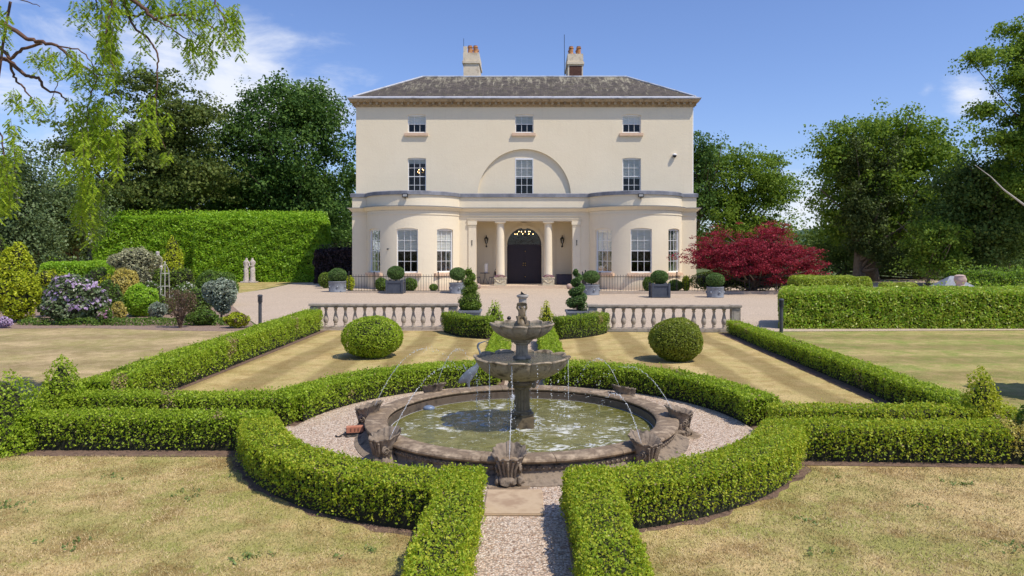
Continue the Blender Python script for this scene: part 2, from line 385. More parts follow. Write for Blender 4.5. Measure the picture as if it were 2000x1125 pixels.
def tree(name, label, base, blobs, clumps, cr, lpc, L, m, bark=None, tr=.35, cat='tree', group=None, fork=.35, flat=.6, limbs=34, lean=0, extra=None, shell=.45, bough=13, bspread=1.0):
    x, y = base; root = thing(name, label, cat, (x, y, 0), 0, group); B = np.array(blobs, float)
    wts = (B[:, 3]*B[:, 4]*B[:, 5])**.7; wts /= wts.sum()
    i = rng.choice(len(B), clumps, p=wts); d = norm(rng.normal(size=(clumps, 3)))
    f = rng.uniform(shell**3, 1, clumps)**(1/3.)
    nb = max(6, int(clumps/bough)); bi = i[:nb]
    BC = B[bi, :3]+d[:nb]*B[bi, 3:]*(rng.uniform(shell**3, 1, nb)**(1/3.))[:, None]*(1+.09*rng.normal(size=(nb, 1)))
    k_ = rng.integers(0, nb, clumps); i = bi[k_]; bs_ = rng.uniform(.6, 1.35, nb)[k_][:, None]
    C = BC[k_]+rng.normal(size=(clumps, 3))*np.array([1, 1, .5])*cr*bspread*bs_
    C = C[C[:, 2] > .5]
    out = norm(C-B[i[:len(C)], :3]) if len(C) == clumps else norm(C-B[:, :3].mean(0))
    nC = len(C); n = nC*lpc; ci = np.repeat(np.arange(nC), lpc)
    sz = np.repeat(rng.uniform(.55, 1.35, nC), lpc)[:, None]
    g = norm(rng.normal(size=(n, 3)))*rng.uniform(.1, 1, (n, 1))**.5*np.array([1, 1, flat]); Q = C[ci]+g*cr*sz
    q = leafq(Q, g*.6+out[ci]*.5+np.array([0, 0, .5]), L, L*.7, .55)
    quadobj('crown', [q], [m], root, (x, y, 0))
    ctr = B[:, :3].mean(0); top = B[:, 2].max(); s = MB()
    pts = [Vector((x, y, 0)), Vector((x+lean*.3, y, top*.3)), Vector((x*.5+ctr[0]*.5+lean*.5, y*.5+ctr[1]*.5, top*.62)), Vector((ctr[0], ctr[1], top*.98))]
    pts = [Vector(p) for p in bez(pts, 12)]
    s.tube(pts, [tr*(1.25 if k == 0 else 1)*(1-k/13.5) for k in range(len(pts))], 10)
    pick = rng.choice(nC, min(limbs, nC), replace=False)
    for k in pick:
        e = Vector(C[k]); j = int(np.clip((e.z/top)*.55*len(pts)+rng.uniform(-1, 1), 1, len(pts)-2)); a = pts[j]
        mid = a.lerp(e, .5)+Vector((rng.normal()*.3, rng.normal()*.3, -.10*(e-a).length+rng.normal()*.3)); r0 = tr*.38*(1-j/16)
        bp = bez([a, a.lerp(mid, .6), mid, e], 8); s.tube(bp, [r0*(1-q_/8.6)+.012 for q_ in range(len(bp))], 6)
    s.build('trunk', bark or BARK, root, 60)
    return root
def bez(p, n):
    p = [Vector(q) for q in p]; out = []
    for i in range(n):
        t = i/(n-1); u = 1-t
        if len(p) == 4: out.append(p[0]*u**3+p[1]*3*u*u*t+p[2]*3*u*t*t+p[3]*t**3)
        elif len(p) == 3: out.append(p[0]*u*u+p[1]*2*u*t+p[2]*t*t)
        else: out.append(p[0].lerp(p[1], t))
    return out
def cat_rom(pts, n=6):
    pts = [Vector(p) for p in pts]; P = [pts[0]*2-pts[1]]+pts+[pts[-1]*2-pts[-2]]; out = []
    for i in range(1, len(P)-2):
        for k in range(n):
            t = k/n; a, b, c, d = P[i-1], P[i], P[i+1], P[i+2]
            out.append(.5*((2*b)+(c-a)*t+(2*a-5*b+4*c-d)*t*t+(3*b-a-3*c+d)*t**3))
    out.append(pts[-1]); return out
def bpx(lst, Y, dr=.8):
    k = Y/FPX; return [((x-XC)*k, Y+(dy[0] if dy else 0), HC+(YH-y)*k, rx*k, (rx+ry)/2*k*dr, ry*k) for (x, y, rx, ry, *dy) in lst]
# ================================================================ materials of the setting
def lawnmat(name, c_tan, c_green, c_dark, stripes=0, srot=0, samt=.25, gbias=0.0, fine=70):
    m, t, b, o = mat_base(name); p = posv(t)
    big = noise(t, p, .55, 6, .62, .4); med = noise(t, p, 3.2, 5, .65); fi = noise(t, posv(t, (1, .45, 1)), fine, 4, .8)
    pat = N(t, 'ShaderNodeMath', operation='ADD'); t.links.new(big, pat.inputs[0]); t.links.new(med, pat.inputs[1])
    half = N(t, 'ShaderNodeMath', operation='MULTIPLY_ADD'); t.links.new(pat.outputs[0], half.inputs[0]); half.inputs[1].default_value = .5; half.inputs[2].default_value = gbias
    c = ramp(t, half.outputs[0], [(.42, c_tan), (.50, tuple((a+b_)/2 for a, b_ in zip(c_tan, c_green))), (.58, c_green)])
    m2 = noise(t, p, 1.7, 6, .7, .3)
    c = mixc(t, ramp(t, m2, [(.48, 0), (.62, .8)]), c, c_dark)
    if stripes:
        wv = N(t, 'ShaderNodeTexWave', wave_type='BANDS', bands_direction='X'); wv.inputs['Scale'].default_value = stripes; wv.inputs['Distortion'].default_value = 2.2; wv.inputs['Detail'].default_value = 2; wv.inputs['Detail Scale'].default_value = .6
        t.links.new(posv(t, (1, 1, 1), srot), wv.inputs[0])
        c = mixc(t, ramp(t, wv.outputs[0], [(.3, 0), (.7, samt)]), c, tuple(x*.45 for x in c_dark))
    v = ramp(t, fi, [(.25, .42), (.5, .95), (.75, 1.45)])
    c = mixc(t, 1.0, c, v, 'MULTIPLY')
    t.links.new(c, b.inputs['Base Color']); b.inputs['Roughness'].default_value = .9; b.inputs['Specular IOR Level'].default_value = .1
    bump(t, b, fi, .55, .02); return m
LAWN = lawnmat('dry_grass', (.57, .43, .20), (.32, .31, .09), (.27, .175, .07))
LAWNS = lawnmat('mown_grass', (.57, .43, .20), (.44, .36, .14), (.37, .26, .10), .30, 0, .5)
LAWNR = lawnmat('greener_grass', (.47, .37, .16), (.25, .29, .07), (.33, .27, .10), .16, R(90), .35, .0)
LAWNL = lawnmat('patchy_grass', (.54, .41, .225), (.35, .30, .12), (.33, .25, .12), .13, R(80), .25)
FIELD = lawnmat('field_grass', (.14, .16, .06), (.08, .12, .035), (.10, .11, .05))
def gravelmat(name, sc, cols, bst=.8, patch=.25):
    m, t, b, o = mat_base(name); p = posv(t)
    v = N(t, 'ShaderNodeTexVoronoi'); v.inputs['Scale'].default_value = sc; t.links.new(p, v.inputs['Vector'])
    s = N(t, 'ShaderNodeSeparateColor'); t.links.new(v.outputs['Color'], s.inputs[0])
    c = ramp(t, s.outputs[0], [(i/(len(cols)-1), c_) for i, c_ in enumerate(cols)])
    ed = ramp(t, v.outputs['Distance'], [(.25, 1.0), (.75, .45)])
    c = mixc(t, 1, c, ed, 'MULTIPLY')
    c = mixc(t, ramp(t, noise(t, p, .5, 6, .6, .5), [(.42, 0), (.7, patch)]), c, tuple(x*.62 for x in cols[1]))
    if sc < 50:
        wv = N(t, 'ShaderNodeTexWave', wave_type='BANDS', bands_direction='Y'); wv.inputs['Scale'].default_value = .11; wv.inputs['Distortion'].default_value = 5; wv.inputs['Detail'].default_value = 3; wv.inputs['Detail Scale'].default_value = .35
        t.links.new(p, wv.inputs[0]); c = mixc(t, ramp(t, wv.outputs[0], [(.62, 0), (.85, .42)]), c, tuple(x*.70 for x in cols[1]))
    t.links.new(c, b.inputs['Base Color']); b.inputs['Roughness'].default_value = .85
    inv = N(t, 'ShaderNodeMath', operation='SUBTRACT'); inv.inputs[0].default_value = 1; t.links.new(v.outputs['Distance'], inv.inputs[1])
    bump(t, b, inv.outputs[0], bst, .012); return m
GRAVEL = gravelmat('pea_gravel', 60, [(.28, .17, .11), (.70, .53, .39), (.86, .70, .54), (.54, .35, .22), (.92, .81, .68), (.66, .50, .37)])
DRIVE = gravelmat('drive_gravel', 34, [(.49, .375, .26), (.68, .54, .39), (.76, .615, .455), (.63, .485, .345), (.80, .665, .51)], .45, .5)
SOIL = mat('soil', (.11, .065, .045), (.21, .135, .095), 9, .95, .9, 30, .03, c3=(.07, .045, .03))
BARKM = mat('bark_mulch', (.20, .125, .095), (.34, .24, .18), 12, .95, .9, 40, .03, c3=(.12, .08, .06))
STONE = mat('weathered_stone', (.27, .215, .15), (.38, .31, .225), 6, .85, .7, 45, .008, c3=(.11, .085, .06))
STONED = mat('dark_weathered_stone', (.17, .13, .095), (.28, .22, .16), 9, .85, .8, 45, .010, c3=(.06, .048, .038))
STONEP = mat('coping_stone', (.36, .265, .17), (.18, .13, .085), 7, .82, .9, 45, .009, c3=(.46, .355, .24))
STONEW = mat('wet_stone', (.12, .085, .045), (.20, .15, .085), 8, .45, .6, 50, .006, c3=(.04, .03, .02))
STATUE = mat('statue_stone', (.46, .40, .36), (.58, .52, .47), 9, .8, .3, 40, .005, c3=(.26, .22, .2))
YORK = mat('sandstone_slab', (.42, .30, .19), (.50, .38, .25), 5, .85, .4, 60, .004, c3=(.36, .25, .16))
LEADM = mat('lead_bronze', (.13, .155, .18), (.22, .25, .28), 14, .5, .4, 60, .004, metal=.25)
BRICK = mat('red_brick', (.42, .15, .09), (.52, .24, .15), 12, .85, .5, 60, .004)
BLACK = mat('black_metal', (.012, .012, .014), (.02, .02, .022), 8, .45)
GREYP = mat('lead_planter', (.16, .175, .20), (.26, .28, .31), 5, .6, .3, 30, .004)
# ================================================================ ground
def sheet(name, polys, z, m, kind='structure'):
    s = MB()
    for p in polys: s.sheet(p, z)
    o = s.build(name, m); return tag(o, kind=kind)
def ring(cx, cy, r, a0, a1, n): return [(cx+r*math.cos(a0+(a1-a0)*i/n), cy+r*math.sin(a0+(a1-a0)*i/n)) for i in range(n+1)]
RC = (-.03, 8.95)
sheet('ground', [[(-2500, -200), (2500, -200), (2500, 4000), (-2500, 4000)]], 0, FIELD)
sheet('front_lawn', [[(-9, 1.5), (9, 1.5), (9, 9.4), (-9, 9.4)]], .004, LAWN)
sheet('mown_lawn', [[(-6.2, 9.4), (5.9, 9.4), (5.9, 19.7), (-6.2, 20.3)]], .004, LAWNS)
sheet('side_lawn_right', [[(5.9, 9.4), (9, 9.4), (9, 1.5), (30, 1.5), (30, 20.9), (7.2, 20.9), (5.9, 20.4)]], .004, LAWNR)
sheet('side_lawn_left', [[(-9, 1.5), (-9, 9.4), (-6.2, 9.4), (-6.2, 20.5), (-30, 22), (-30, 1.5)]], .004, LAWNL)
sheet('back_lawn', [[(-40, 36), (-15.6, 36.5), (-15.5, 40), (-16.2, 47), (-16.6, 50.5), (-14, 54), (-40, 54)]], .004, LAWN)
# planting soil under the hedges and the flower border
soil = [[(RC[0]+(3.37+.03*math.sin(9*a_)+.03*math.sin(23*a_+1)+.02*math.sin(61*a_))*math.cos(a_), RC[1]+(3.37+.03*math.sin(9*a_)+.03*math.sin(23*a_+1)+.02*math.sin(61*a_))*math.sin(a_)) for a_ in [2*PI*i_/360 for i_ in range(360)]]]
soil += [[(-.82, 2), (-.28, 2), (-.28, 6.4), (-.82, 6.4)], [(.28, 2), (.86, 2), (.86, 6.4), (.28, 6.4)]]
soil += [[(-6.6, 7.86), (-3, 7.8), (-3, 9.75), (-6.6, 9.8)], [(3, 7.5), (5.95, 7.38), (5.95, 8.95), (3, 9.0)]]
soil += [[(-6.4, 9.8), (-5.68, 9.8), (-5.68, 20.2), (-6.5, 20.2)], [(5.30, 8.9), (6.02, 8.9), (6.0, 19.6), (5.40, 19.6)]]
soil += [[(-.86, 12), (.86, 12), (.9, 18), (2.4, 19.9), (-2.4, 20.2), (-.9, 18)]]
for i, p in enumerate(soil):
    sheet('planting_soil', [p], .0055+.0007*i, SOIL)
sheet('border_bed', [[(-30, 20.6), (-18.5, 20.3), (-13, 20.9), (-10.2, 20.2), (-8.6, 20.0), (-6.45, 20.6), (-8.0, 21), (-9.5, 24), (-11.8, 28.5), (-14, 33), (-15.7, 36.5), (-24, 38), (-36, 38)]], .008, BARKM)
sheet('forecourt', [[(-6.4, 20.25), (0, 20.0), (6.4, 19.9), (30, 20.95), (34, 60), (16, 60), (10.5, 47), (-10.5, 47), (-14.2, 51.4), (-16.4, 50.0), (-16.0, 47), (-15.4, 42), (-15.5, 37), (-14, 33), (-11.8, 28.5), (-9.5, 24), (-7.9, 21)]], .012, DRIVE)
gp_ = [ring(RC[0], RC[1], 2.96, 0, 2*PI, 72)[:-1], [(-.37, 1.8), (.37, 1.8), (.37, 6.3), (-.37, 6.3)], [(-.34, 11.6), (.36, 11.6), (.36, 20.1), (-.34, 20.1)],
       [(-9.5, 8.42), (-2.7, 8.34), (-2.7, 9.12), (-9.5, 9.25)], [(2.7, 8.0), (11, 7.84), (11, 8.40), (2.7, 8.44)], [(6.05, 8.4), (6.32, 8.4), (6.5, 20.3), (6.28, 20.3)]]
for i, p in enumerate(gp_): sheet('gravel_path', [p], .0142+.0006*i, GRAVEL)
e = MB().box(6.33, 6.36, 8.45, 20.4, 0, .05); tag(e.build('edging_board', BLACK), 'dark edging strip between the gravel and the lawn on the right', 'edging')
e = MB().box(.345, .365, 2, 5.95, 0, .06); tag(e.build('edging_board', mat('path_board', (.2, .14, .09), (.28, .2, .13), 10)), 'timber path edging at the foot of the hedge right of the front path', 'edging')
# hills far away
def hill(name, pts, y, d, m, step=30):
    s = MB(); nx = 60; xs = np.linspace(pts[0][0], pts[-1][0], nx); hs = np.interp(xs, [p[0] for p in pts], [p[1] for p in pts]); V = []; F = []
    for j in range(8):
        a = j/7*PI/2
        for i in range(nx): V.append((xs[i], y+d*(1-math.cos(a)), max(-.5, hs[i]*math.sin(a)*(1+.10*math.sin(i*1.7+j)+.06*math.sin(i*4.1)))))
    F = [(j*nx+i, j*nx+i+1, (j+1)*nx+i+1, (j+1)*nx+i) for j in range(7) for i in range(nx-1)]
    s.add(V, F); return tag(s.build(name, m, None, 80), kind='structure')
HILL = mat('wooded_hill', (.035, .07, .035), (.06, .10, .05), .03, .95, .8, .12, 3)
hill('hills', [(-900, 10), (-300, 26), (0, 20), (150, 34), (260, 26), (420, 30), (900, 12)], 700, 300, HILL)
# grass blades in the lawns nearest the camera
def blades(name, n, x0, x1, y0, y1, excl):
    P = np.column_stack([rng.uniform(x0, x1, n), y0+(y1-y0)*rng.uniform(0, 1, n)**1.3]); P = P[excl(P)]
    n = len(P); h = rng.uniform(.010, .028, n); a = rng.uniform(0, PI, n); w_ = .0035
    ln = rng.normal(size=(n, 2))*.012
    V = np.zeros((n, 3, 3)); V[:, 0, :2] = P+np.column_stack([np.cos(a), np.sin(a)])*w_; V[:, 1, :2] = P-np.column_stack([np.cos(a), np.sin(a)])*w_
    V[:, 0, 2] = V[:, 1, 2] = .003; V[:, 2, :2] = P+ln; V[:, 2, 2] = h
    me = npmesh(name, V.reshape(-1, 3), np.arange(n*3).reshape(-1, 3)); return tag(link(name, me, GRASSB), kind='stuff', label='short dry grass of the front lawns', cat='grass')
m, t, b, o = mat_base('grass_blade')
g = N(t, 'ShaderNodeNewGeometry'); pn = noise(t, g.outputs['Position'], 1.1, 6, .65, .4)
c = ramp(t, g.outputs['Random Per Island'], [(0, (.30, .22, .09)), (.5, (.54, .405, .20)), (1, (.66, .52, .28))])
c = mixc(t, ramp(t, pn, [(.47, 0), (.60, .75)]), c, (.26, .27, .07)); t.links.new(c, b.inputs['Base Color']); b.inputs['Roughness'].default_value = .8
GRASSB = m
def okg(P):
    d = np.hypot(P[:, 0]-RC[0], P[:, 1]-RC[1]); x = P[:, 0]
    return (d > 3.36+.07*rng.random(len(P))) & (np.abs(x) > .86) & (np.abs(x) < P[:, 1]*.82) & ~((x < -2.9) & (P[:, 1] > 7.86)) & ~((x > 2.9) & (P[:, 1] > 7.42))
blades('lawn_grass', 330000, -7, 7, 3.0, 8.0, okg)
wp = []
for (px_, py_) in [(-3.2, 6.6), (-2.1, 5.2), (-4.2, 7.1), (-1.4, 4.6), (-3.6, 5.5), (-2.6, 4.4), (-1.2, 5.35), (2.2, 5.3), (3.4, 6.3), (1.5, 4.7), (2.9, 4.6), (4.3, 6.9), (3.8, 5.4), (1.9, 4.2), (2.4, 6.0), (4.6, 6.2), (-4.6, 6.3), (-2.9, 7.2), (3.1, 7.0)]:
    for q in range(int(rng.uniform(2, 9))):
        ax_, ay_ = px_+rng.normal()*.09, py_+rng.normal()*.07
        for j in range(9): wp.append((ax_+rng.normal()*.02, ay_+rng.normal()*.02, rng.uniform(.008, .03)))
wp = np.array(wp); kq = okg(wp[:, :2])
tag(quadobj('lawn_weeds', [leafq(wp[kq], np.tile([0, 0, 1.], (kq.sum(), 1)), .030, .014, .5)], [L_weed]), 'small green weeds in the dry front lawns', 'weeds', kind='stuff')
# ================================================================ fountain
FX, FY = -.03, 8.83
F = thing('fountain', 'round two tier stone fountain with scallop cups round its pool, in front of the house', 'fountain', (FX, FY, 0))
C0 = (FX, FY, 0)
NW = 192
MB().lathe([(2.05, 0), (2.05, .022), (2.02, .035), (1.985, .04), (1.965, .055), (1.93, .065), (1.905, .075), (1.885, .095), (1.88, .125), (1.89, .128), (1.89, .168), (1.87, .172), (1.87, .192), (1.70, .192)], C0, NW, False).build('basin', STONED, F, 40)
LINING = mat('wet_shaded_stone', (.085, .060, .045), (.14, .105, .075), 6, .5, .5, 40, .006, c3=(.04, .03, .024))  # darkened both for wet stone and for the shade inside the rim
MB().lathe([(1.70, .191), (1.652, .190), (1.648, .03)], C0, NW, False).build('basin_lining', LINING, F, 40)
# egg and dart band
s = MB()
for k in range(190):
    a = 2*PI*k/190; c, sn = math.cos(a), math.sin(a)
    s.ball((FX+1.893*c, FY+1.893*sn, .149), .016, 6, 4, (1, 1, 1.05))
    a += PI/190; s.ball((FX+1.893*math.cos(a), FY+1.893*math.sin(a), .146), .006, 4, 3, (1, 1, 2.2))
s.build('carved_band', STONED, F, 60)
cp = [(1.865, .193), (1.90, .196), (1.925, .206), (1.935, .222), (1.93, .238), (1.90, .252), (1.80, .256), (1.71, .253), (1.675, .244), (1.663, .228), (1.668, .212), (1.69, .196), (1.865, .193)]
for k in range(16):
    a0 = 2*PI*k/16+.18; s = MB().lathe(cp, C0, 12, False, a0+.0016, a0+2*PI/16-.0016)
    n_ = 13; s.f += [tuple(i*n_ for i in range(12)), tuple(i*n_+12 for i in range(12))][:2]
    s.build('coping_stone', STONEP, F, 40)
m, t, b, o = mat_base('pool_water'); p = objv(t)
w1 = noise(t, p, 3.2, 4, .6, 1.5); w2 = noise(t, p, 13, 4, .6, .8)
fo = noise(t, objv(t, (1, 1.7, 1)), 8.5, 8, .72, .8); fo2 = noise(t, p, 2.6, 3, .5)
a = N(t, 'ShaderNodeMath', operation='MULTIPLY_ADD'); t.links.new(fo2, a.inputs[0]); a.inputs[1].default_value = .55; t.links.new(fo, a.inputs[2])
fm = ramp(t, a.outputs[0], [(.85, 0), (.92, .75)])
dots = N(t, 'ShaderNodeTexVoronoi'); dots.inputs['Scale'].default_value = 26; t.links.new(p, dots.inputs['Vector'])
dm = ramp(t, dots.outputs['Distance'], [(.07, 1), (.13, 0)])
fm2 = mixc(t, 1, fm, mixc(t, 1, dm, ramp(t, w1, [(.45, 0), (.62, .9)]), 'MULTIPLY'), 'ADD')
c = mixc(t, fm2, ramp(t, w1, [(.3, (.10, .10, .014)), (.7, (.21, .20, .06))]), (.78, .80, .78))
t.links.new(c, b.inputs['Base Color']); b.inputs['IOR'].default_value = 1.33; b.inputs['Specular IOR Level'].default_value = .5
t.links.new(mixc(t, fm2, (.06,)*3, (.6,)*3), b.inputs['Roughness'])
b1 = bump(t, b, w1, .5, .06); bump(t, b, w2, .35, .02, b1)
WATER = m
V = [(FX, FY, .096)]; Fq = []
MB().add([(FX+1.648*math.cos(2*PI*k/128), FY+1.648*math.sin(2*PI*k/128), .096) for k in range(128)], [tuple(range(128))]).build('pool_water', WATER, F)
WHITEM = mat('foam_line', (.6, .62, .62), None, 4, .5)
MB().lathe([(1.647, .098), (1.636, .0985)], C0, 128, False).build('waterline', WHITEM, F)
# column and bowls
MB().bevbox(FX-.15, FX+.15, FY-.15, FY+.15, .0, .235, .01).build('pedestal', STONEW, F, 40)
flute = lambda n, d: (lambda r, z, t_: (r*(1-d*max(0, math.cos(n*t_))), z))
s = MB().lathe([(.145, .236), (.15, .25), (.15, .265), (.125, .275), (.128, .29), (.118, .30), (.108, .306)], C0, 48)
s.lathe([(.103, .30), (.100, .34), (.096, .56), (.100, .585)], C0, 96, False, mod=flute(14, .10))
s.lathe([(.104, .632), (.115, .64), (.115, .655), (.13, .668), (.155, .685), (.155, .70), (.12, .705)], (FX, FY, -.06), 48)
s.build('column', STONEW, F, 35)
s = MB()
for k in range(4):     # volutes under the bowl
    a = PI/4+PI/2*k; c, sn = math.cos(a), math.sin(a)
    pts = [Vector((FX+(.10+.05*q)*c, FY+(.10+.05*q)*sn, .70+.012*q)) for q in range(3)]
    for q in range(14):
        tt = q/13*2.6*PI; rr = .032*(1-q/16); pts.append(Vector((FX+(.20+rr*math.sin(tt))*c, FY+(.20+rr*math.sin(tt))*sn, .695+rr*math.cos(tt))))
    s.tube(pts, [.022]*3+[.017]*14, 8)
s.lathe([(.155, .702), (.165, .715), (.135, .735), (.12, .75)], C0, 48)
s.xf(lambda x, y, z: (x, y, z-.058)); s.build('scroll_bracket', STONED, F, 50)
def bowl(Rr, zr, zb, rb, nm):
    D = zr-zb
    def mod(r, z, t_):
        f = max(0, (r-rb)/(Rr-rb)); wv = abs(math.cos(6*t_+.35))
        return r*(1+.15*f**1.2*(wv**.55-.75)), z+D*.10*f**3*(wv**.7-.6)
    pr = [(rb, zb), (rb+.02, zb+.01)]
    for q in range(1, 11):
        u = q/10; pr.append((rb+(Rr-rb)*math.sin(u*PI/2*.96)**.95*(.985 if q < 10 else 1), zb+D*(1-math.cos(u*PI/2))**.85*.97))
    pr += [(Rr*1.012, zr-D*.02), (Rr*1.018, zr+.006), (Rr*1.0, zr+.018), (Rr*.965, zr+.014), (Rr*.945, zr-.008), (Rr*.90, zr-.04), (Rr*.4, zr-.07), (.02, zr-.075)]
    MB().lathe(pr, C0, 240, False, mod=mod).build(nm, STONE if Rr < .5 else STONE2, F, 50)
STONE2 = mat('bowl_stone', (.25, .19, .125), (.37, .295, .20), 9, .7, .7, 40, .008, c3=(.075, .055, .035))
bowl(.585, .958, .682, .12, 'lower_bowl'); bowl(.388, 1.372, 1.185, .085, 'upper_bowl')
m, t, b, o = mat_base('bowl_water'); p = objv(t); b.inputs['Base Color'].default_value = (.04, .045, .02, 1); b.inputs['Roughness'].default_value = .05
bump(t, b, noise(t, p, 22, 3, .6, 1), .4, .02); BWATER = m
for (r_, z_) in ((.555, .951), (.368, 1.365)):
    MB().add([(FX+r_*math.cos(2*PI*k/96), FY+r_*math.sin(2*PI*k/96), z_) for k in range(96)], [tuple(range(96))]).build('bowl_water', BWATER, F)
s = MB().lathe([(.10, .90), (.115, .955), (.105, .975), (.088, .985)], C0, 48)
s.lathe([(.082, .97), (.078, 1.0), (.075, 1.10), (.08, 1.13)], C0, 84, False, mod=flute(12, .10))
s.lathe([(.083, 1.125), (.10, 1.135), (.10, 1.15), (.125, 1.165), (.14, 1.18), (.14, 1.192), (.10, 1.2), (.09, 1.21)], C0, 48)
for k in range(4):
    a = k*PI/2+.5; s.ball((FX+.128*math.cos(a), FY+.128*math.sin(a), 1.178), .026, 8, 6)
s.build('upper_column', STONE, F, 35)
# figure on top: a seated cherub lifting a shell over its head, on a rocky seat
s = MB().lathe([(.085, 1.30), (.09, 1.37), (.075, 1.41), (.05, 1.44), (.03, 1.45)], C0, 20, mod=lambda r, z, t_: (r*(1+.14*math.sin(3*t_)+.06*math.sin(8*t_+z*40)), z)); s.build('figure_base', STONEW, F, 60)
fv = [(0, 0, .09), (0, -.004, .13), (0, -.002, .17), (0, -.004, .20), (0, -.008, .232),
      (.03, -.012, .085), (.048, -.05, .10), (.045, -.058, .045), (.045, -.075, .02),
      (-.03, -.012, .085), (-.05, -.048, .095), (-.043, -.062, .04), (-.045, -.078, .015),
      (.034, 0, .188), (.06, -.008, .215), (.05, -.012, .255), (-.034, 0, .188), (-.062, -.004, .215), (-.05, -.012, .252)]
fe = [(0, 1), (1, 2), (2, 3), (3, 4), (0, 5), (5, 6), (6, 7), (7, 8), (0, 9), (9, 10), (10, 11), (11, 12), (2, 13), (13, 14), (14, 15), (2, 16), (16, 17), (17, 18)]
fr_ = [.040, .036, .034, .016, .028, .024, .019, .014, .011, .024, .019, .014, .011, .016, .012, .010, .016, .012, .010]
skin('figure', fv, fe, [q_*1.28 for q_ in fr_], STONEW, F, (0, 0, 1.37), 2)
s = MB()
for k in range(11):
    a = PI*k/10; s.tube([(FX, FY-.01, 1.37+.235), (FX+.04*math.cos(a), FY-.012, 1.37+.25+.012*math.sin(a)), (FX+.062*math.cos(a), FY-.018, 1.37+.262+.018*math.sin(a))], [.006, .012, .012], 6)
s.build('shell_crown', STONEW, F, 60)
# scallop cups: one built, seven copies turned about the centre
def scallop():
    bx_, by_ = FX, FY-1.965
    def m1(r, z, t_):
        back = .5*(1+math.sin(t_)); f = max(0, (z-.12)/.2)
        rg = .035*math.sin(7*t_+z*31)+.03*math.sin(17*t_-z*47); return r*(1+rg+.13*f*(abs(math.cos(5.5*t_))**.7-.5))*(1+.12*back*f), z+.095*f*back**1.3+.016*f*abs(math.cos(5.5*t_))+.006*math.sin(13*t_)*f
    prof = [(.085, .075), (.098, .10), (.104, .14), (.112, .19), (.126, .235), (.148, .272), (.160, .284), (.156, .295), (.138, .28), (.108, .23), (.085, .17), (.03, .14)]
    s_ = MB().lathe(prof, (bx_, by_, 0), 132, True, mod=m1); o_ = s_.build('shell_cup', STONED, F, 50)
    s_ = MB()
    s_.lathe([(.10, .025), (.142, .05), (.138, .085), (.105, .115), (.092, .15), (.085, .17)], (bx_, by_, 0), 60, mod=lambda r, z, t_: (r*(1+.10*math.sin(3*t_+.7)+.07*math.sin(7*t_+z*40)+.05*math.sin(13*t_-z*60)), z+.008*math.sin(5*t_)))
    s_.build('carved_base', STONED, o_, 60)
    s_ = MB()
    for q in range(5): s_.tube([(bx_+(q-2)*.030, by_-.098, .11), (bx_+(q-2)*.036, by_-.118+.006*abs(q-2), .18), (bx_+(q-2)*.05, by_-.150+.012*abs(q-2), .27)], [.010, .013, .012], 6)
    for sg in (-1, 1):
        c0 = Vector((bx_+sg*.108, by_-.045, .185)); pts = []
        for q in range(22):
            tt = q/21*3.6*PI; rr = .044*(1-q/25); pts.append(c0+Vector((sg*.018*q/21, -rr*math.sin(tt), rr*math.cos(tt))))
        s_.tube(pts, [.014*(1-q/40) for q in range(22)], 8)
        pts = []
        c0 = Vector((bx_+sg*.105, by_-.06, .06))
        for q in range(18):
            tt = q/17*3*PI; rr = .034*(1-q/21); pts.append(c0+Vector((sg*.015*q/17, -rr*math.sin(tt), rr*math.cos(tt))))
        s_.tube(pts, [.024*(1-q/40) for q in range(18)], 8)
        s_.tube([(bx_+sg*.05, by_+.02, .05), (bx_+sg*.09, by_+.0, .10), (bx_+sg*.11, by_+.01, .18)], [.04, .03, .022], 8)
    s_.xf(lambda a_, b_, c_: (a_+.004*math.sin(b_*90+c_*70), b_+.004*math.sin(a_*80+c_*50), c_)); s_.build('scroll', STONED, o_, 60)
    s_ = MB().lathe([(.115, .02), (.12, .035), (.10, .05), (.075, .06), (.06, .085)], (bx_, by_, 0), 24, mod=lambda r, z, t_: (r*(1+.08*math.cos(4*t_)), z)); s_.build('foot', STONED, o_, 50)
    s_ = MB().lathe([(.225, .0), (.225, .02), (.215, .027)], (bx_, by_-.03, 0), 20, mod=lambda r, z, t_: (r*(1+.06*math.cos(8*t_)), z)); s_.build('pad_stone', STONEP, o_, 30)
    return o_
sc = scallop()
jets = [(0, .78, .45, 1.0), (1, .74, .38, .9), (2, .86, .62, 1.2), (3, .80, .55, 1.1), (4, .80, .5, 1), (5, .92, .6, 1.1), (6, 1.06, .72, 1.3), (7, .97, .80, 1.25)]
m, t, b, o = mat_base('water_spray'); b.inputs['Base Color'].default_value = (.92, .94, .96, 1); b.inputs['Roughness'].default_value = .12; b.inputs['Transmission Weight'].default_value = .45; b.inputs['IOR'].default_value = 1.33; b.inputs['Alpha'].default_value = .85
SPRAY = m
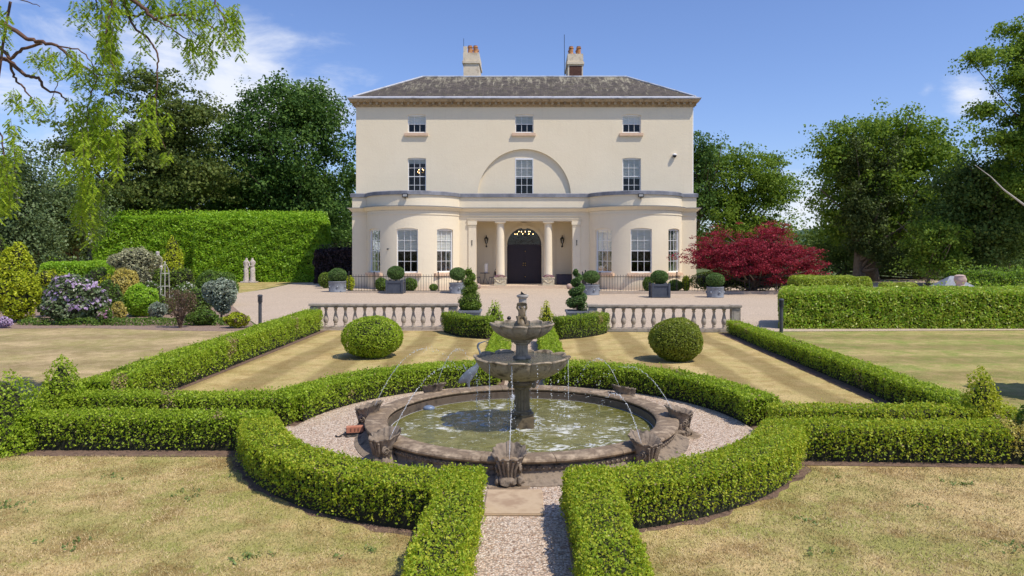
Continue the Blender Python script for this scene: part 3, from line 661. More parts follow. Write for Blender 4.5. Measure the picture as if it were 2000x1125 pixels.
for k, zp, dx, ln in jets:
    o_ = sc if k == 0 else copy_tree(sc, F)
    ang = R(-3.5)+k*PI/4; o_.rotation_euler = (0, 0, ang)
    s = MB(); a = ang-PI/2; ca, sa = math.cos(a), math.sin(a)
    r0, z0 = 1.93, .21
    def jp(u): return r0-dx*u, z0+(zp-z0)*(1-(1-u)**2)
    pts = []
    for q in range(16):
        r_, z_ = jp(q/15*.5); pts.append((FX+r_*ca+rng.normal()*.0012, FY+r_*sa+rng.normal()*.0012, z_))
    s.tube(pts, [rng.uniform(.0016, .0038) for q in range(16)], 6)
    u = .2
    while u < 2.05:
        r_, z_ = jp(u)
        if z_ < .12: break
        sp = .004+.010*max(0, u-.6); j = np.random.default_rng(int(u*1000)+k).normal(size=3)*sp
        s.ball((FX+r_*ca+j[0], FY+r_*sa+j[1], z_+j[2]), rng.uniform(.0028, .0062), 6, 4)
        if u > .8:
            j2 = rng.normal(size=3)*(sp*2.0); s.ball((FX+r_*ca+j2[0], FY+r_*sa+j2[1], z_+j2[2]), rng.uniform(.002, .0042), 5, 3)
        u += rng.uniform(.010, .022) if u < 1.0 else rng.uniform(.02, .06)
    s.xf(lambda x, y, z: (x, y, z)); jo = tag(s.build('water_jet', SPRAY, F), kind='stuff')
# drips off the lower bowl and the splashes they make
s = MB()
for k in range(12):
    a = (k+.5)*PI/6+.06; rr = .585; x, y = FX+rr*math.cos(a), FY+rr*math.sin(a)
    z = .94; big = rng.random() < .6
    if k in (2, 7, 8, 11): s.tube([(x, y, .95), (x+.004, y, .70), (x+.006, y-.003, .45)], [.004, .003, .002], 6)
    while z > .11:
        j = rng.normal(size=2)*.006; s.ball((x+j[0], y+j[1], z), rng.uniform(.0035, .0075), 6, 4, (1, 1, 1.3)); z -= rng.uniform(.016, .06 if big else .1)
for q in range(260):
    a = rng.uniform(0, 2*PI); rr = .30+abs(rng.normal())*.35; s.ball((FX+rr*math.cos(a), FY+rr*math.sin(a), .10+abs(rng.normal())*.045), rng.uniform(.002, .005), 5, 3)
for q in range(70):
    a = rng.uniform(0, 2*PI); rr = rng.uniform(.55, .95); s.ball((FX+rr*math.cos(a), FY+rr*math.sin(a), rng.uniform(.15, .8)), rng.uniform(.002, .0045), 5, 3)
tag(s.build('water_drops', SPRAY, F), kind='stuff')
s = MB()   # foam where the water lands
for (cx, cy, r_, n_) in [(0, 0, .22, 60)]+[(FX*0+(1.93-dx*2)*math.cos(R(-3.5)+k*PI/4-PI/2), (1.93-dx*2)*math.sin(R(-3.5)+k*PI/4-PI/2), .05, 16) for k, zp, dx, ln in jets]:
    for q in range(n_):
        a = rng.uniform(0, 2*PI); rr = r_*(1+.25*rng.normal()) if r_ > .1 else r_*abs(rng.normal())
        s.ball((FX+cx+rr*math.cos(a), FY+cy+rr*math.sin(a), .098), rng.uniform(.006, .017), 7, 3, (1.3, 1, .22))
tag(s.build('foam', WHITEM, F), kind='stuff')
# ---- things round the fountain
bh = thing('heron_statue', 'lead heron sculpture with long raised neck standing behind the fountain basin', 'heron statue', (-.90, 11.25, 0))
bv = [(0, 0, .30), (-.08, 0, .24), (-.16, 0, .18), (.08, 0, .38), (.135, 0, .44), (.165, 0, .52), (.20, 0, .60), (.185, 0, .69), (.15, 0, .76), (.165, 0, .81), (.20, 0, .825),
      (.0, .035, .20), (.015, .035, .10), (.0, .035, .02), (.0, -.035, .20), (.015, -.035, .10), (.0, -.035, .02)]
be = [(0, 1), (1, 2), (0, 3), (3, 4), (4, 5), (5, 6), (6, 7), (7, 8), (8, 9), (9, 10), (0, 11), (11, 12), (12, 13), (0, 14), (14, 15), (15, 16)]
skin('body', bv, be, [.088, .07, .03, .075, .045, .028, .022, .018, .017, .022, .016, .028, .011, .010, .028, .011, .010], LEADM, bh)
MB().tube([(-.90+.20, 11.25, .825), (-.90+.27, 11.25, .85), (-.90+.335, 11.25, .87)], [.012, .007, .002], 8).build('beak', LEADM, bh, 60)
MB().tube([(-.90-.04, 11.25, .40), (-.90-.07, 11.25, .46), (-.90-.09, 11.25, .49)], [.012, .008, .002], 6).build('feather', LEADM, bh, 60)
MB().lathe([(.09, .0), (.09, .02), (.06, .03)], (-.90, 11.25, .014), 16).build('base', LEADM, bh, 40)
br = thing('brick', 'red brick lying on the gravel beside the left side of the basin', 'brick', (-2.11, 8.74, .016), R(12))
s = MB().bevbox(-.105, .105, -.05, .05, .028, .10, .004); o = s.build('block', BRICK, None); o.parent = br
s = MB().bevbox(-.13, .12, -.06, .06, .0, .026, .004); o = s.build('slate_under', BLACK, None); o.parent = br
s = MB()
for (px_) in (-.05, .0, .04): s.box(px_-.008, px_+.008, -.0515, -.049, .045, .085)
o = tag(s.build('frog_marks', mat('brick_recess', (.2, .08, .05)), None), kind='stuff'); o.parent = br
cb = [(-2.32, 8.62, .03), (-2.28, 8.60, .02), (-2.22, 8.63, .045), (-2.17, 8.60, .02), (-2.06, 8.64, .03), (-2.0, 8.70, .05)]
tag(MB().tube(cat_rom(cb, 5), .009, 6).build('hose', BLACK, None, 60), 'short black hose trailing from the brick to the basin', 'hose')
fl = thing('pond_float', 'small blue grey turtle ornament floating at the left of the pool', 'pond ornament', (-1.33, 9.77, .096))
BLUEG = mat('blue_grey_plastic', (.12, .17, .27), (.2, .25, .34), 20, .35)
o = MB().ball((0, 0, .012), .085, 16, 8, (1, .8, .5)).build('shell', BLUEG, None, 60); o.parent = fl
o = MB().ball((-.095, 0, .012), .025, 10, 6).build('head', BLUEG, None, 60); o.parent = fl
tag(MB().bevbox(-.355, .17, 6.04, 6.66, .012, .038, .008).build('paving_slab', YORK), 'flat tan sandstone slab lying on the path before the front scallop cup', 'paving slab')
sdl = thing('sundial', 'stone sundial on a fluted pillar where the centre path meets the forecourt', 'sundial', (-.05, 20.5, 0))
x, y = -.05, 20.5
MB().bevbox(x-.2, x+.2, y-.2, y+.2, 0, .1, .01).build('plinth', STONE, sdl)
s = MB().lathe([(.16, .1), (.165, .13), (.13, .16)], (x, y, 0), 32); s.lathe([(.125, .15), (.118, .5), (.115, .92)], (x, y, 0), 96, False, mod=flute(14, .09)); s.lathe([(.12, .91), (.15, .935), (.15, .95), (.175, .965), (.175, 1.01), (.16, 1.02)], (x, y, 0), 32)
s.build('pillar', mat('pale_stone', (.36, .335, .30), (.45, .42, .37), 6, .85, .4, 40, .005), sdl, 35)
MB().lathe([(.12, 1.02), (.12, 1.03)], (x, y, 0), 24).build('dial_plate', BLACK, sdl)
MB().prism([(x-.06, 1.03), (x+.07, 1.03), (x-.045, 1.12)], y-.008, y+.008).build('gnomon', BLACK, sdl)
# ================================================================ balustrades
BST = mat('balustrade_stone', (.33, .275, .215), (.42, .36, .29), 5, .85, .5, 35, .008, c3=(.19, .155, .125))
def balustrade(label, xa, ya, xb, yb, n):
    L_ = math.hypot(xb-xa, yb-ya); rz = math.atan2(yb-ya, xb-xa); r = thing('balustrade', label, 'balustrade', (xa, ya, 0), rz)
    def P(s_, nm, sm=None, m_=BST):
        o_ = s_.build(nm, m_, None, sm); o_.parent = r; return o_
    P(MB().bevbox(.24, L_-.24, -.13, .13, 0, .10, .008), 'plinth')
    P(MB().bevbox(.20, L_-.20, -.135, .135, .665, .70, .008).bevbox(.19, L_-.19, -.16, .16, .702, .765, .014), 'coping')
    for x_ in (.13, L_-.13):
        p = P(MB().bevbox(x_-.125, x_+.125, -.125, .125, 0, .69, .008), 'pier')
        c_ = MB().bevbox(x_-.16, x_+.16, -.165, .165, .70, .775, .014).build('cap', BST, None); c_.parent = p
        c_ = MB().bevbox(x_-.15, x_+.15, -.15, .15, .0, .09, .01).build('pier_base', BST, None); c_.parent = p
        c2_ = MB().bevbox(x_-.08, x_+.08, -.134, -.1255, .17, .60, .003).build('panel', BST, None); c2_.parent = p
    prof = [(.062, .10), (.062, .125), (.045, .135), (.036, .15), (.052, .165), (.052, .178), (.04, .19), (.062, .235), (.075, .285), (.072, .33), (.055, .40), (.040, .47), (.032, .53), (.034, .56), (.05, .575), (.05, .59), (.036, .60), (.048, .625), (.062, .635), (.062, .665)]
    bm_ = MB().lathe(prof, (0, 0, 0), 16); first = None
    gap = (L_-.26*2-.08)/n
    for k in range(n):
        if first is None: o_ = P(bm_, 'baluster', 45); first = o_
        else: o_ = first.copy(); col.objects.link(o_); o_.parent = r
        o_.location = (.30+gap*(k+.5), 0, 0)
    return r
balustrade('weathered stone balustrade left of the sundial, with turned balusters', -6.22, 20.45, -1.93, 20.35, 13)
balustrade('weathered stone balustrade right of the sundial, with turned balusters', 1.83, 20.1, 6.10, 19.85, 13)
# ================================================================ house
STUC = None
m, t, b, o = mat_base('cream_stucco'); p = posv(t)
c = ramp(t, noise(t, p, .35, 6, .6, .3), [(.3, (.76, .665, .485)), (.7, (.81, .715, .535))])
c = mixc(t, ramp(t, noise(t, posv(t, (.7, .7, 3.0)), 2.2, 6, .65), [(.5, 0), (.75, .35)]), c, (.72, .61, .47))
sx = N(t, 'ShaderNodeSeparateXYZ'); t.links.new(p, sx.inputs[0])
zz = N(t, 'ShaderNodeMath', operation='MULTIPLY_ADD'); t.links.new(noise(t, p, 1.5, 4, .6), zz.inputs[0]); zz.inputs[1].default_value = .35; t.links.new(sx.outputs['Z'], zz.inputs[2])
c = mixc(t, ramp(t, zz.outputs[0], [(.28, .55), (.62, 0)]), c, (.50, .38, .30))
c = mixc(t, ramp(t, noise(t, posv(t, (5, 5, .3)), 1.6, 6, .7), [(.54, 0), (.76, .26)]), c, (.66, .55, .39))
t.links.new(c, b.inputs['Base Color']); b.inputs['Roughness'].default_value = .9; b.inputs['Specular IOR Level'].default_value = .15
bump(t, b, noise(t, p, 9, 6, .7), .35, .025); STUC = m
STUCD = mat('weathered_render', (.64, .54, .39), (.72, .62, .47), 2.5, .9, .4, 20, .01, c3=(.50, .41, .29))
CORN = mat('stone_cornice', (.33, .23, .13), (.43, .32, .19), 3, .85, .3, 20, .01, c3=(.22, .155, .09))
LEAD = mat('lead_flashing', (.10, .11, .13), (.19, .20, .23), 1.4, .6, .3, 10, .01, c3=(.30, .31, .34))
LEADL = mat('pale_lead_gutter', (.36, .38, .41), (.50, .51, .54), 1.5, .6, .2, 10, .01, c3=(.24, .25, .28))
SILL = mat('sill_stone', (.62, .42, .28), (.70, .52, .37), 5, .85)
WHITE = mat('white_paint', (.80, .80, .79), (.74, .74, .73), 3, .45)
BLINDM = mat('linen_blind', (.80, .79, .72), (.70, .69, .62), 2, .9)
DARKIN = mat('interior_gloom', (.045, .028, .018), (.09, .06, .04), 1.5, .9, c3=(.02, .015, .012))  # dark brown stands in for the dimness of unlit rooms
GOLD = mat('brass', (.80, .58, .22), None, 5, .3, metal=1)
m, t, b, o = mat_base('window_glass'); t.nodes.remove(b)
gl = N(t, 'ShaderNodeBsdfGlossy'); gl.inputs['Roughness'].default_value = .03; tp = N(t, 'ShaderNodeBsdfTransparent'); tp.inputs[0].default_value = (.86, .88, .88, 1)
fz = N(t, 'ShaderNodeFresnel'); fz.inputs[0].default_value = 1.5; ms = N(t, 'ShaderNodeMixShader'); a = N(t, 'ShaderNodeMath', operation='MULTIPLY_ADD'); t.links.new(fz.outputs[0], a.inputs[0]); a.inputs[1].default_value = .9; a.inputs[2].default_value = .0
bb = N(t, 'ShaderNodeBump'); bb.inputs['Strength'].default_value = .25; bb.inputs['Distance'].default_value = .02; t.links.new(noise(t, posv(t), 3, 2, .5), bb.inputs['Height']); t.links.new(bb.outputs[0], gl.inputs['Normal'])
t.links.new(a.outputs[0], ms.inputs[0]); t.links.new(tp.outputs[0], ms.inputs[1]); t.links.new(gl.outputs[0], ms.inputs[2]); t.links.new(ms.outputs[0], o.inputs['Surface']); GLASS = m
m, t, b, o = mat_base('mossy_slate'); p = posv(t)
bt = N(t, 'ShaderNodeTexBrick'); bt.inputs['Scale'].default_value = 1; bt.inputs['Brick Width'].default_value = .30; bt.inputs['Row Height'].default_value = .115; bt.inputs['Mortar Size'].default_value = .012
bt.inputs['Color1'].default_value = (.055, .043, .035, 1); bt.inputs['Color2'].default_value = (.115, .092, .075, 1); bt.inputs['Mortar'].default_value = (.03, .028, .025, 1)
xz = N(t, 'ShaderNodeSeparateXYZ'); t.links.new(p, xz.inputs[0]); cx_ = N(t, 'ShaderNodeCombineXYZ')
t.links.new(xz.outputs['X'], cx_.inputs[0]); t.links.new(xz.outputs['Z'], cx_.inputs[1]); t.links.new(cx_.outputs[0], bt.inputs['Vector'])
st = noise(t, posv(t, (1.9, .35, .55)), 1.9, 9, .78, .3)
zz = N(t, 'ShaderNodeMath', operation='MULTIPLY_ADD'); t.links.new(xz.outputs['Z'], zz.inputs[0]); zz.inputs[1].default_value = .055; t.links.new(st, zz.inputs[2])
sb = N(t, 'ShaderNodeMath', operation='SUBTRACT'); t.links.new(zz.outputs[0], sb.inputs[0]); sb.inputs[1].default_value = .70
lf = ramp(t, sb.outputs[0], [(.545, 0), (.69, .75)])
c = mixc(t, lf, bt.outputs['Color'], (.42, .385, .27))
c = mixc(t, ramp(t, noise(t, p, 2.6, 6, .7), [(.5, 0), (.7, .5)]), c, (.13, .12, .055))
t.links.new(c, b.inputs['Base Color']); b.inputs['Roughness'].default_value = .85; bump(t, b, bt.outputs['Fac'], -.4, .02); SLATE = m
H = thing('country_house', 'cream stuccoed Georgian country house of three storeys with two bow fronts and columned porch', 'house', (0, 44, 0))
YU, YP, XW = 44.2, 43.2, 10.6      # planes of the upper wall and of the ground floor
def arch_poly(x0, x1, z0, z1, rise, n=8):
    w_ = (x1-x0)/2; r = (w_*w_+rise*rise)/(2*rise); a = math.asin(min(1, w_/r)); cz = z1-r
    return [(x0, z0), (x1, z0)]+[((x0+x1)/2+r*math.sin(a-2*a*i/n), cz+r*math.cos(a-2*a*i/n)) for i in range(n+1)]
def fr_at(px, py, phi): return lambda u, v, z: (px+u*math.cos(phi)-v*math.sin(phi), py+u*math.sin(phi)+v*math.cos(phi), z)
def window(px, py, phi, w_, z0, z1, rows, blind, sill=True, rise=.05, blindfrac=.5, cols=3, sashw=.045):
    fr = fr_at(px, py, phi); v0 = .10; t_ = .055
    def bx(s, u0, u1, va, vb, za, zb): b_ = len(s.v); s.box(u0, u1, va, vb, za, zb); s.v[b_:] = [fr(*v) for v in s.v[b_:]]
    s = MB(); hw = w_/2
    bx(s, -hw, -hw+t_, v0, v0+.10, z0, z1); bx(s, hw-t_, hw, v0, v0+.10, z0, z1)
    bx(s, -hw+t_, hw-t_, v0, v0+.10, z0, z0+.075); bx(s, -hw+t_, hw-t_, v0, v0+.10, z1-rise-.06, z1)
    zi0, zi1 = z0+.075, z1-rise-.06; zm = (zi0+zi1)/2
    bx(s, -hw+t_, hw-t_, v0+.02, v0+.07, zm-.022, zm+.022)
    for (za, zb) in ((zi0, zm-.022), (zm+.022, zi1)):
        nr = rows//2
        for k in range(1, nr): zz_ = za+(zb-za)*k/nr; bx(s, -hw+t_, hw-t_, v0+.032, v0+.058, zz_-.012, zz_+.012)
        for k in range(1, cols): u = -hw+t_+(w_-2*t_)*k/cols; bx(s, u-.012, u+.012, v0+.03, v0+.06, za, zb)
    wd = s.build('window', WHITE, H)
    MB().add([fr(-hw+t_, v0+.045, zi0), fr(hw-t_, v0+.045, zi0), fr(hw-t_, v0+.045, zi1), fr(-hw+t_, v0+.045, zi1)], [(0, 1, 2, 3)]).build('pane', GLASS, wd)
    if blind:
        s = MB(); zb = zi1-(zi1-zi0)*blindfrac; n_ = 14
        vs = []; 
        for k in range(n_+1):
            zz_ = zb+(zi1-zb)*k/n_; dv = .008*math.sin(k*2.2); vs += [fr(-hw+t_, v0+.085+dv, zz_), fr(hw-t_, v0+.085+dv, zz_)]
        s.add(vs, [(2*k, 2*k+1, 2*k+3, 2*k+2) for k in range(n_)]); s.build('blind', BLINDM, wd)
    if sill:
        s = MB(); bx(s, -hw-.2, hw+.14 if sill is True else hw+.2, -.14, .10, z0-.20, z0-.035); bx(s, -hw, hw, -.05, .12, z0-.035, z0-.002); s.build('sill', SILL, wd)
    return wd
# --- upper wall with openings and the shallow arch
s = MB().box(-XW, XW, YU, YU+.4, 5.40, 11.45); wall = s.build('upper_wall', STUC, H)
XS = (-6.77, 0, 6.77); cut = MB()
cut2 = MB().prism([(2.94*math.cos(PI*i/48), 5.75+2.97*math.sin(PI*i/48)) for i in range(49)]+[(-2.94, 5.0), (2.94, 5.0)], YU-.3, YU+.17)
boolean(wall, cut2)
for x_ in XS:
    cut.prism(arch_poly(x_-.58, x_+.58, 9.74, 10.90, .045), YU-.4, YU+.8)
    cut.prism(arch_poly(x_-.58, x_+.58, 5.86, 8.17, .05), YU-.4, YU+.8)
boolean(wall, cut)
for i, x_ in enumerate(XS):
    window(x_, YU, 0, 1.15, 9.74, 10.90, 2, True, True, .045, (.52, .49, .5)[i])
    window(x_, YU+(.06 if i == 1 else 0), 0, 1.15, 5.86, 8.17, 4, True, False, .05, .56 if i else .12)
# other outside walls
MB().box(-XW, -XW+.4, YU+.4, 56, 0, 11.45).build('side_wall', STUC, H); MB().box(XW-.4, XW, YU+.4, 56, 0, 11.45).build('side_wall', STUC, H)
MB().box(-XW+.4, XW-.4, 55.6, 56, 0, 11.45).build('back_wall', STUC, H)
s = MB().box(-10.15, 10.15, 46.4, 46.5, 5.5, 11.4).box(4.2, 10.15, 45.3, 45.4, 0, 5.3).box(-10.15, -4.2, 45.3, 45.4, 0, 5.3)
s.box(-10.15, 10.15, 44.65, 46.4, 9.0, 9.1).box(-10.15, 10.15, 44.65, 46.4, 5.5, 5.6).box(3.3, 3.4, 44.65, 46.4, 5.6, 11.3).box(-3.4, -3.3, 44.65, 46.4, 5.6, 11.3); s.build('dark_window_backing', DARKIN, H)  # dark backing added close behind the windows so the rooms look unlit
# --- sweep of a moulding along the outline of the ground floor
BR, BCY, BXX = 2.95, 43.95, 6.85
def outline(x0=-XW, x1=XW, side=46):
    pts = [(x0, side), (x0, YP)]
    a0 = math.asin((BCY-YP)/BR)
    def bow(cx): return [(cx+BR*math.cos(PI+(-a0*0+a0)+(PI-2*a0)*i/28), BCY+BR*math.sin(PI+a0+(PI-2*a0)*i/28)) for i in range(29)]
    pts += bow(-BXX)+bow(BXX)+[(x1, YP), (x1, side)]
    return pts
def sweep(s, pts, prof, close=True):
    P = [Vector((p[0], p[1])) for p in pts]; n = len(P); Ns = []
    for i in range(n):
        a = (P[i]-P[i-1]).normalized() if i else None; b_ = (P[i+1]-P[i]).normalized() if i < n-1 else None
        na = Vector((a.y, -a.x)) if a else None; nb = Vector((b_.y, -b_.x)) if b_ else None
        if na is None: Ns.append(nb)
        elif nb is None: Ns.append(na)
        else: mm = (na+nb).normalized(); Ns.append(mm/max(.35, mm.dot(na)))
    k = len(prof); vs = [(P[i].x+Ns[i].x*o_, P[i].y+Ns[i].y*o_, z) for i in range(n) for (o_, z) in prof]
    fs = [(i*k+j, (i+1)*k+j, (i+1)*k+(j+1) % k, i*k+(j+1) % k) for i in range(n-1) for j in range(k)]
    fs += [tuple(range(k)), tuple((n-1)*k+j for j in range(k))[::-1]]
    return s.add(vs, fs)
OL = outline()
sweep(MB(), OL, [(.0, 4.955), (.0, 5.60), (-.30, 5.60), (-.30, 4.955)]).build('parapet', STUC, H, 30)
sweep(MB(), OL, [(.09, 5.602), (.10, 5.80), (.02, 5.84), (-.36, 5.84), (-.36, 5.602)]).build('parapet_coping', LEAD, H, 30)
sweep(MB(), OL, [(.0, 4.70), (.04, 4.70), (.07, 4.76), (.13, 4.80), (.16, 4.86), (.24, 4.88), (.24, 4.93), (.0, 4.93)]).build('cornice', STUC, H, 30)
sweep(MB(), OL, [(.003, 4.932), (.27, 4.932), (.27, 4.952), (.003, 4.968)]).build('cornice_flashing', LEAD, H, 30)
sweep(MB(), OL, [(.003, 4.44), (.035, 4.44), (.035, 4.52), (.003, 4.53)]).build('string_moulding', STUC, H, 30)
tf = MB(); pts = [p for p in OL]; pts[0] = (-XW, YU+.0); pts[-1] = (XW, YU+.0); tf.sheet([(p[0]*.985, max(p[1]+.25, 41.2)) for p in pts], 5.42); tf.build('flat_roof', LEAD, H)
# --- bows
for sgn in (-1, 1):
    cx = sgn*BXX; a0 = math.asin((BCY-YP)/BR)-.02
    vs = []; n_ = 56
    for i in range(n_+1):
        a = PI+a0+(PI-2*a0)*i/n_
        for (r, z) in ((BR, 0), (BR, 4.69), (BR-.35, 4.69), (BR-.35, 0)): vs.append((cx+r*math.cos(a), BCY+r*math.sin(a), z))
    fs = [(i*4+j, (i+1)*4+j, (i+1)*4+(j+1) % 4, i*4+(j+1) % 4) for i in range(n_) for j in range(4)]+[(0, 1, 2, 3), (n_*4+3, n_*4+2, n_*4+1, n_*4)]
    bw = MB().add(vs, fs).build('bow_wall', STUC, H)
    cut = MB(); W_ = 1.24
    for ph in (-47, 0, 47):
        f = R(ph); px, py = cx+BR*math.sin(f), BCY-BR*math.cos(f); fr = fr_at(px, py, f)
        cut.prism(arch_poly(-W_/2, W_/2, 1.02, 3.64, .07), -.5, .9, fr)
    boolean(bw, cut)
    for p_ in bw.data.polygons: p_.use_smooth = True
    bw.data.set_sharp_from_angle(angle=R(25))
    for ph in (-47, 0, 47):
        f = R(ph); px, py = cx+(BR-.055)*math.sin(f), BCY-(BR-.055)*math.cos(f)
        window(px, py, f, W_, 1.02, 3.64, 4, True, 'b', .07, .5+.04*math.sin(ph+sgn*3))
# --- flat parts of the ground floor, plinth
for q_ in ((-XW, -9.66, YP, YP+.4, 0, 4.69), (9.66, XW, YP, YP+.4, 0, 4.69), (-XW, -XW+.4, YP+.4, YU+.4, 0, 5.4), (XW-.4, XW, YP+.4, YU+.4, 0, 5.4), (-4.10, -3.42, YP, YP+.4, 0, 4.69), (3.42, 4.10, YP, YP+.4, 0, 4.69)): MB().box(*q_).build('front_wall', STUC, H)
# --- porch
MB().box(-3.42, 3.42, YP+.02, YP+.42, 4.13, 4.69).build('entablature', STUC, H)
sweep(MB(), [(-3.5, YP), (3.5, YP)], [(0, 4.13), (.05, 4.13), (.05, 4.19), (.08, 4.20), (.08, 4.25), (.11, 4.29), (0, 4.31)]).build('architrave', STUC, H, 30)
MB().box(-4.1, 4.1, YP+.42, 45.6, 4.20, 4.30).build('porch_ceiling', STUC, H)
s = MB().box(-4.1, 4.1, 45.6, 45.9, 0, 4.2); bk = s.build('porch_wall', STUC, H)
boolean(bk, MB().prism(arch_poly(-1.12, 1.12, .0, 3.80, 1.119, 28), 45.2, 46.3))
for q_ in ((-3.60, -3.42), (3.42, 3.60)): MB().box(*q_, YP+.4, 45.6, 0, 4.2).build('porch_side_wall', STUC, H)
MB().bevbox(-3.75, 3.75, 42.9, 45.6, .0, .18, .015).build('porch_floor', mat('porch_stone', (.60, .46, .32), (.68, .54, .39), 2, .85), H)
def column(x, y):
    c = MB().lathe([(.31, .18), (.31, .24), (.33, .27), (.31, .31), (.275, .33), (.265, .36), (.26, 1.5), (.235, 3.8), (.23, 3.86), (.25, 3.87), (.25, 3.90), (.235, 3.91), (.235, 3.97), (.27, 4.0), (.30, 4.04)], (x, y, 0), 40).build('column', STUC, H, 40)
    MB().box(x-.33, x+.33, y-.33, y+.33, 4.04, 4.128).build('abacus', STUC, c)
    return c
column(-1.48, YP+.30); column(1.48, YP+.30)
def pilaster(x, w_=.23):
    y0 = YP-.06
    p = MB().box(x-w_, x+w_, y0, YP+.5, .18, 3.90).build('pilaster', STUC, H)
    MB().box(x-w_-.05, x+w_+.05, y0-.05, YP+.52, 3.90, 4.128).box(x-w_-.02, x+w_+.02, y0-.025, YP+.51, 3.80, 3.84).build('capital', STUC, p)
    MB().box(x-w_-.04, x+w_+.04, y0-.045, YP+.52, .18, .34).build('base', STUC, p)
pilaster(-3.2); pilaster(3.2)
for x_ in (-1.85, 1.85): MB().box(x_-.16, x_+.16, 45.54, 45.599, .18, 4.19).build('wall_strip', STUC, H)
s = MB().prism([(1.13*math.cos(PI*i/32), 2.68+1.13*math.sin(PI*i/32)) for i in range(33)]+[(1.30*math.cos(PI-PI*i/32), 2.68+1.30*math.sin(PI-PI*i/32)) for i in range(33)], 45.50, 45.599)
s.box(-1.32, -1.125, 45.49, 45.599, .18, 2.60).box(1.125, 1.32, 45.49, 45.599, .18, 2.60).box(-1.36, -1.10, 45.46, 45.599, 2.60, 2.70).box(1.10, 1.36, 45.46, 45.599, 2.60, 2.70).prism([(-.14, 3.72), (.14, 3.72), (.19, 4.12), (-.19, 4.12)], 45.44, 45.599)
s.build('door_surround', STUC, H)
DOORM = mat('dark_plum_paint', (.022, .012, .020), (.03, .018, .026), 3, .42, spec=.35)
for sg in (-1, 1):
    s = MB().box(min(0, sg*1.11)+(.004 if sg > 0 else 0), max(0, sg*1.11)-(.004 if sg < 0 else 0), 45.72, 45.79, .19, 2.62)
    for (za, zb) in ((.34, 1.12), (1.24, 1.62), (1.74, 2.16), (2.26, 2.52)):
        if za < 1: xs_ = ((.10, .52), (.60, 1.02))
        else: xs_ = ((.10, 1.02),)
        for (xa, xb) in xs_:
            a_, b_ = sorted((sg*xa, sg*xb)); s.bevbox(a_, b_, 45.695, 45.725, za, zb, .012)
    d = s.build('door', DOORM, H)
    for z_ in ((.62, 1.20, 2.28, 1.36) if sg > 0 else (1.36, 1.2)):
        MB().ball((sg*(.06 if z_ != 1.36 else .07), 45.66, z_ if z_ != 1.2 else 1.50), .035, 10, 6).build('knob', GOLD, d, 60)
MB().box(-1.12, 1.12, 45.70, 45.80, 2.62, 2.72).build('transom', DOORM, H)
s = MB()
for i in range(1, 6): a = PI*i/6; s.tube([(.18*math.cos(a), 45.76, 2.72+.18*math.sin(a)), (1.10*math.cos(a), 45.76, 2.69+1.09*math.sin(a))], .012, 6)
s.tube([(.6*math.cos(PI*i/20), 45.76, 2.71+.6*math.sin(PI*i/20)) for i in range(21)], .012, 6)
fl = s.build('fanlight', DOORM, H)
MB().prism([(1.115*math.cos(PI*i/32), 2.69+1.105*math.sin(PI*i/32)) for i in range(33)], 45.78, 45.785).build('pane', GLASS, fl)
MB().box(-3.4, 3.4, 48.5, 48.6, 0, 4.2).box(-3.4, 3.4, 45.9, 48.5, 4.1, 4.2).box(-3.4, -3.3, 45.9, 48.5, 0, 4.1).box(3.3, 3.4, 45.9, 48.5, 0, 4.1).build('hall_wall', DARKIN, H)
BULB = mat('lit_bulb', (1, .8, .5), None, 3, .5, emit=(1, .62, .25, 22))
def chandelier(label, x, y, z, r, n, sc=1):
    c = thing('chandelier', label, 'chandelier', (x, y, z))
    s = MB().tube([(x, y, z+.5), (x, y, z-.12)], .015, 6); b2 = MB()
    for k in range(n):
        a = 2*PI*k/n; rr = r*(1 if k % 2 else .62); zz_ = z+(.0 if k % 2 else .16)
        s.tube([(x, y, z-.05), (x+rr*.5*math.cos(a), y+rr*.5*math.sin(a), zz_-.1), (x+rr*math.cos(a), y+rr*math.sin(a), zz_)], .009, 5)
        b2.ball((x+rr*math.cos(a), y+rr*math.sin(a), zz_+.04), .015*sc, 8, 6, (1, 1, 1.4))
    s.build('arm_frame', GOLD, c); b2.build('bulb', BULB, c, 60); return c
chandelier('lit candle chandelier hanging in the hall behind the fanlight over the front door', 0, 46.7, 3.38, .62, 18, 1.0)
chandelier('lit chandelier seen through the first floor window at the left end', -6.55, 45.4, 7.35, .42, 8)
# --- eaves, roof
EY0, EY1, EX = 43.78, 56.4, 10.86
loop = [(-XW, 56), (-XW, YU), (XW, YU), (XW, 56)]
sweep(MB(), loop, [(0, 11.36), (.05, 11.36), (.06, 11.42), (.08, 11.46), (.08, 11.62), (.34, 11.64), (.36, 11.70), (.42, 11.76), (.42, 11.80), (0, 11.80)]).build('eaves_cornice', CORN, H, 30)
s = MB(); n_ = 54
for k in range(n_):
    x_ = -XW-.02+(2*XW+.04)*(k+.5)/n_; MB().box(x_-.075, x_+.075, YU-.27, YU-.078, 11.47, 11.625).build('dentil', CORN, H)
for k in range(28):
    y_ = YU+.2+.4*k
    for sg in (-1, 1): a_, b_ = sorted((sg*(XW+.08), sg*(XW+.27))); s.box(a_, b_, y_-.075, y_+.075, 11.47, 11.625)
tag(s.build('side_dentils', CORN, H), kind='stuff')
sweep(MB(), loop, [(.0, 11.802), (.44, 11.802), (.47, 11.86), (.44, 11.87), (.10, 12.02), (0, 12.02)]).build('gutter', LEADL, H, 30)
ze, zr, rx_, yr0, yr1 = 11.97, 14.16, 6.95, 47.85, 52.0
e0 = [(-XW-.16, YU-.16, ze), (XW+.16, YU-.16, ze), (XW+.16, 56.2, ze), (-XW-.16, 56.2, ze)]; e1 = [(-rx_, yr0, zr), (rx_, yr0, zr), (rx_, yr1, zr), (-rx_, yr1, zr)]
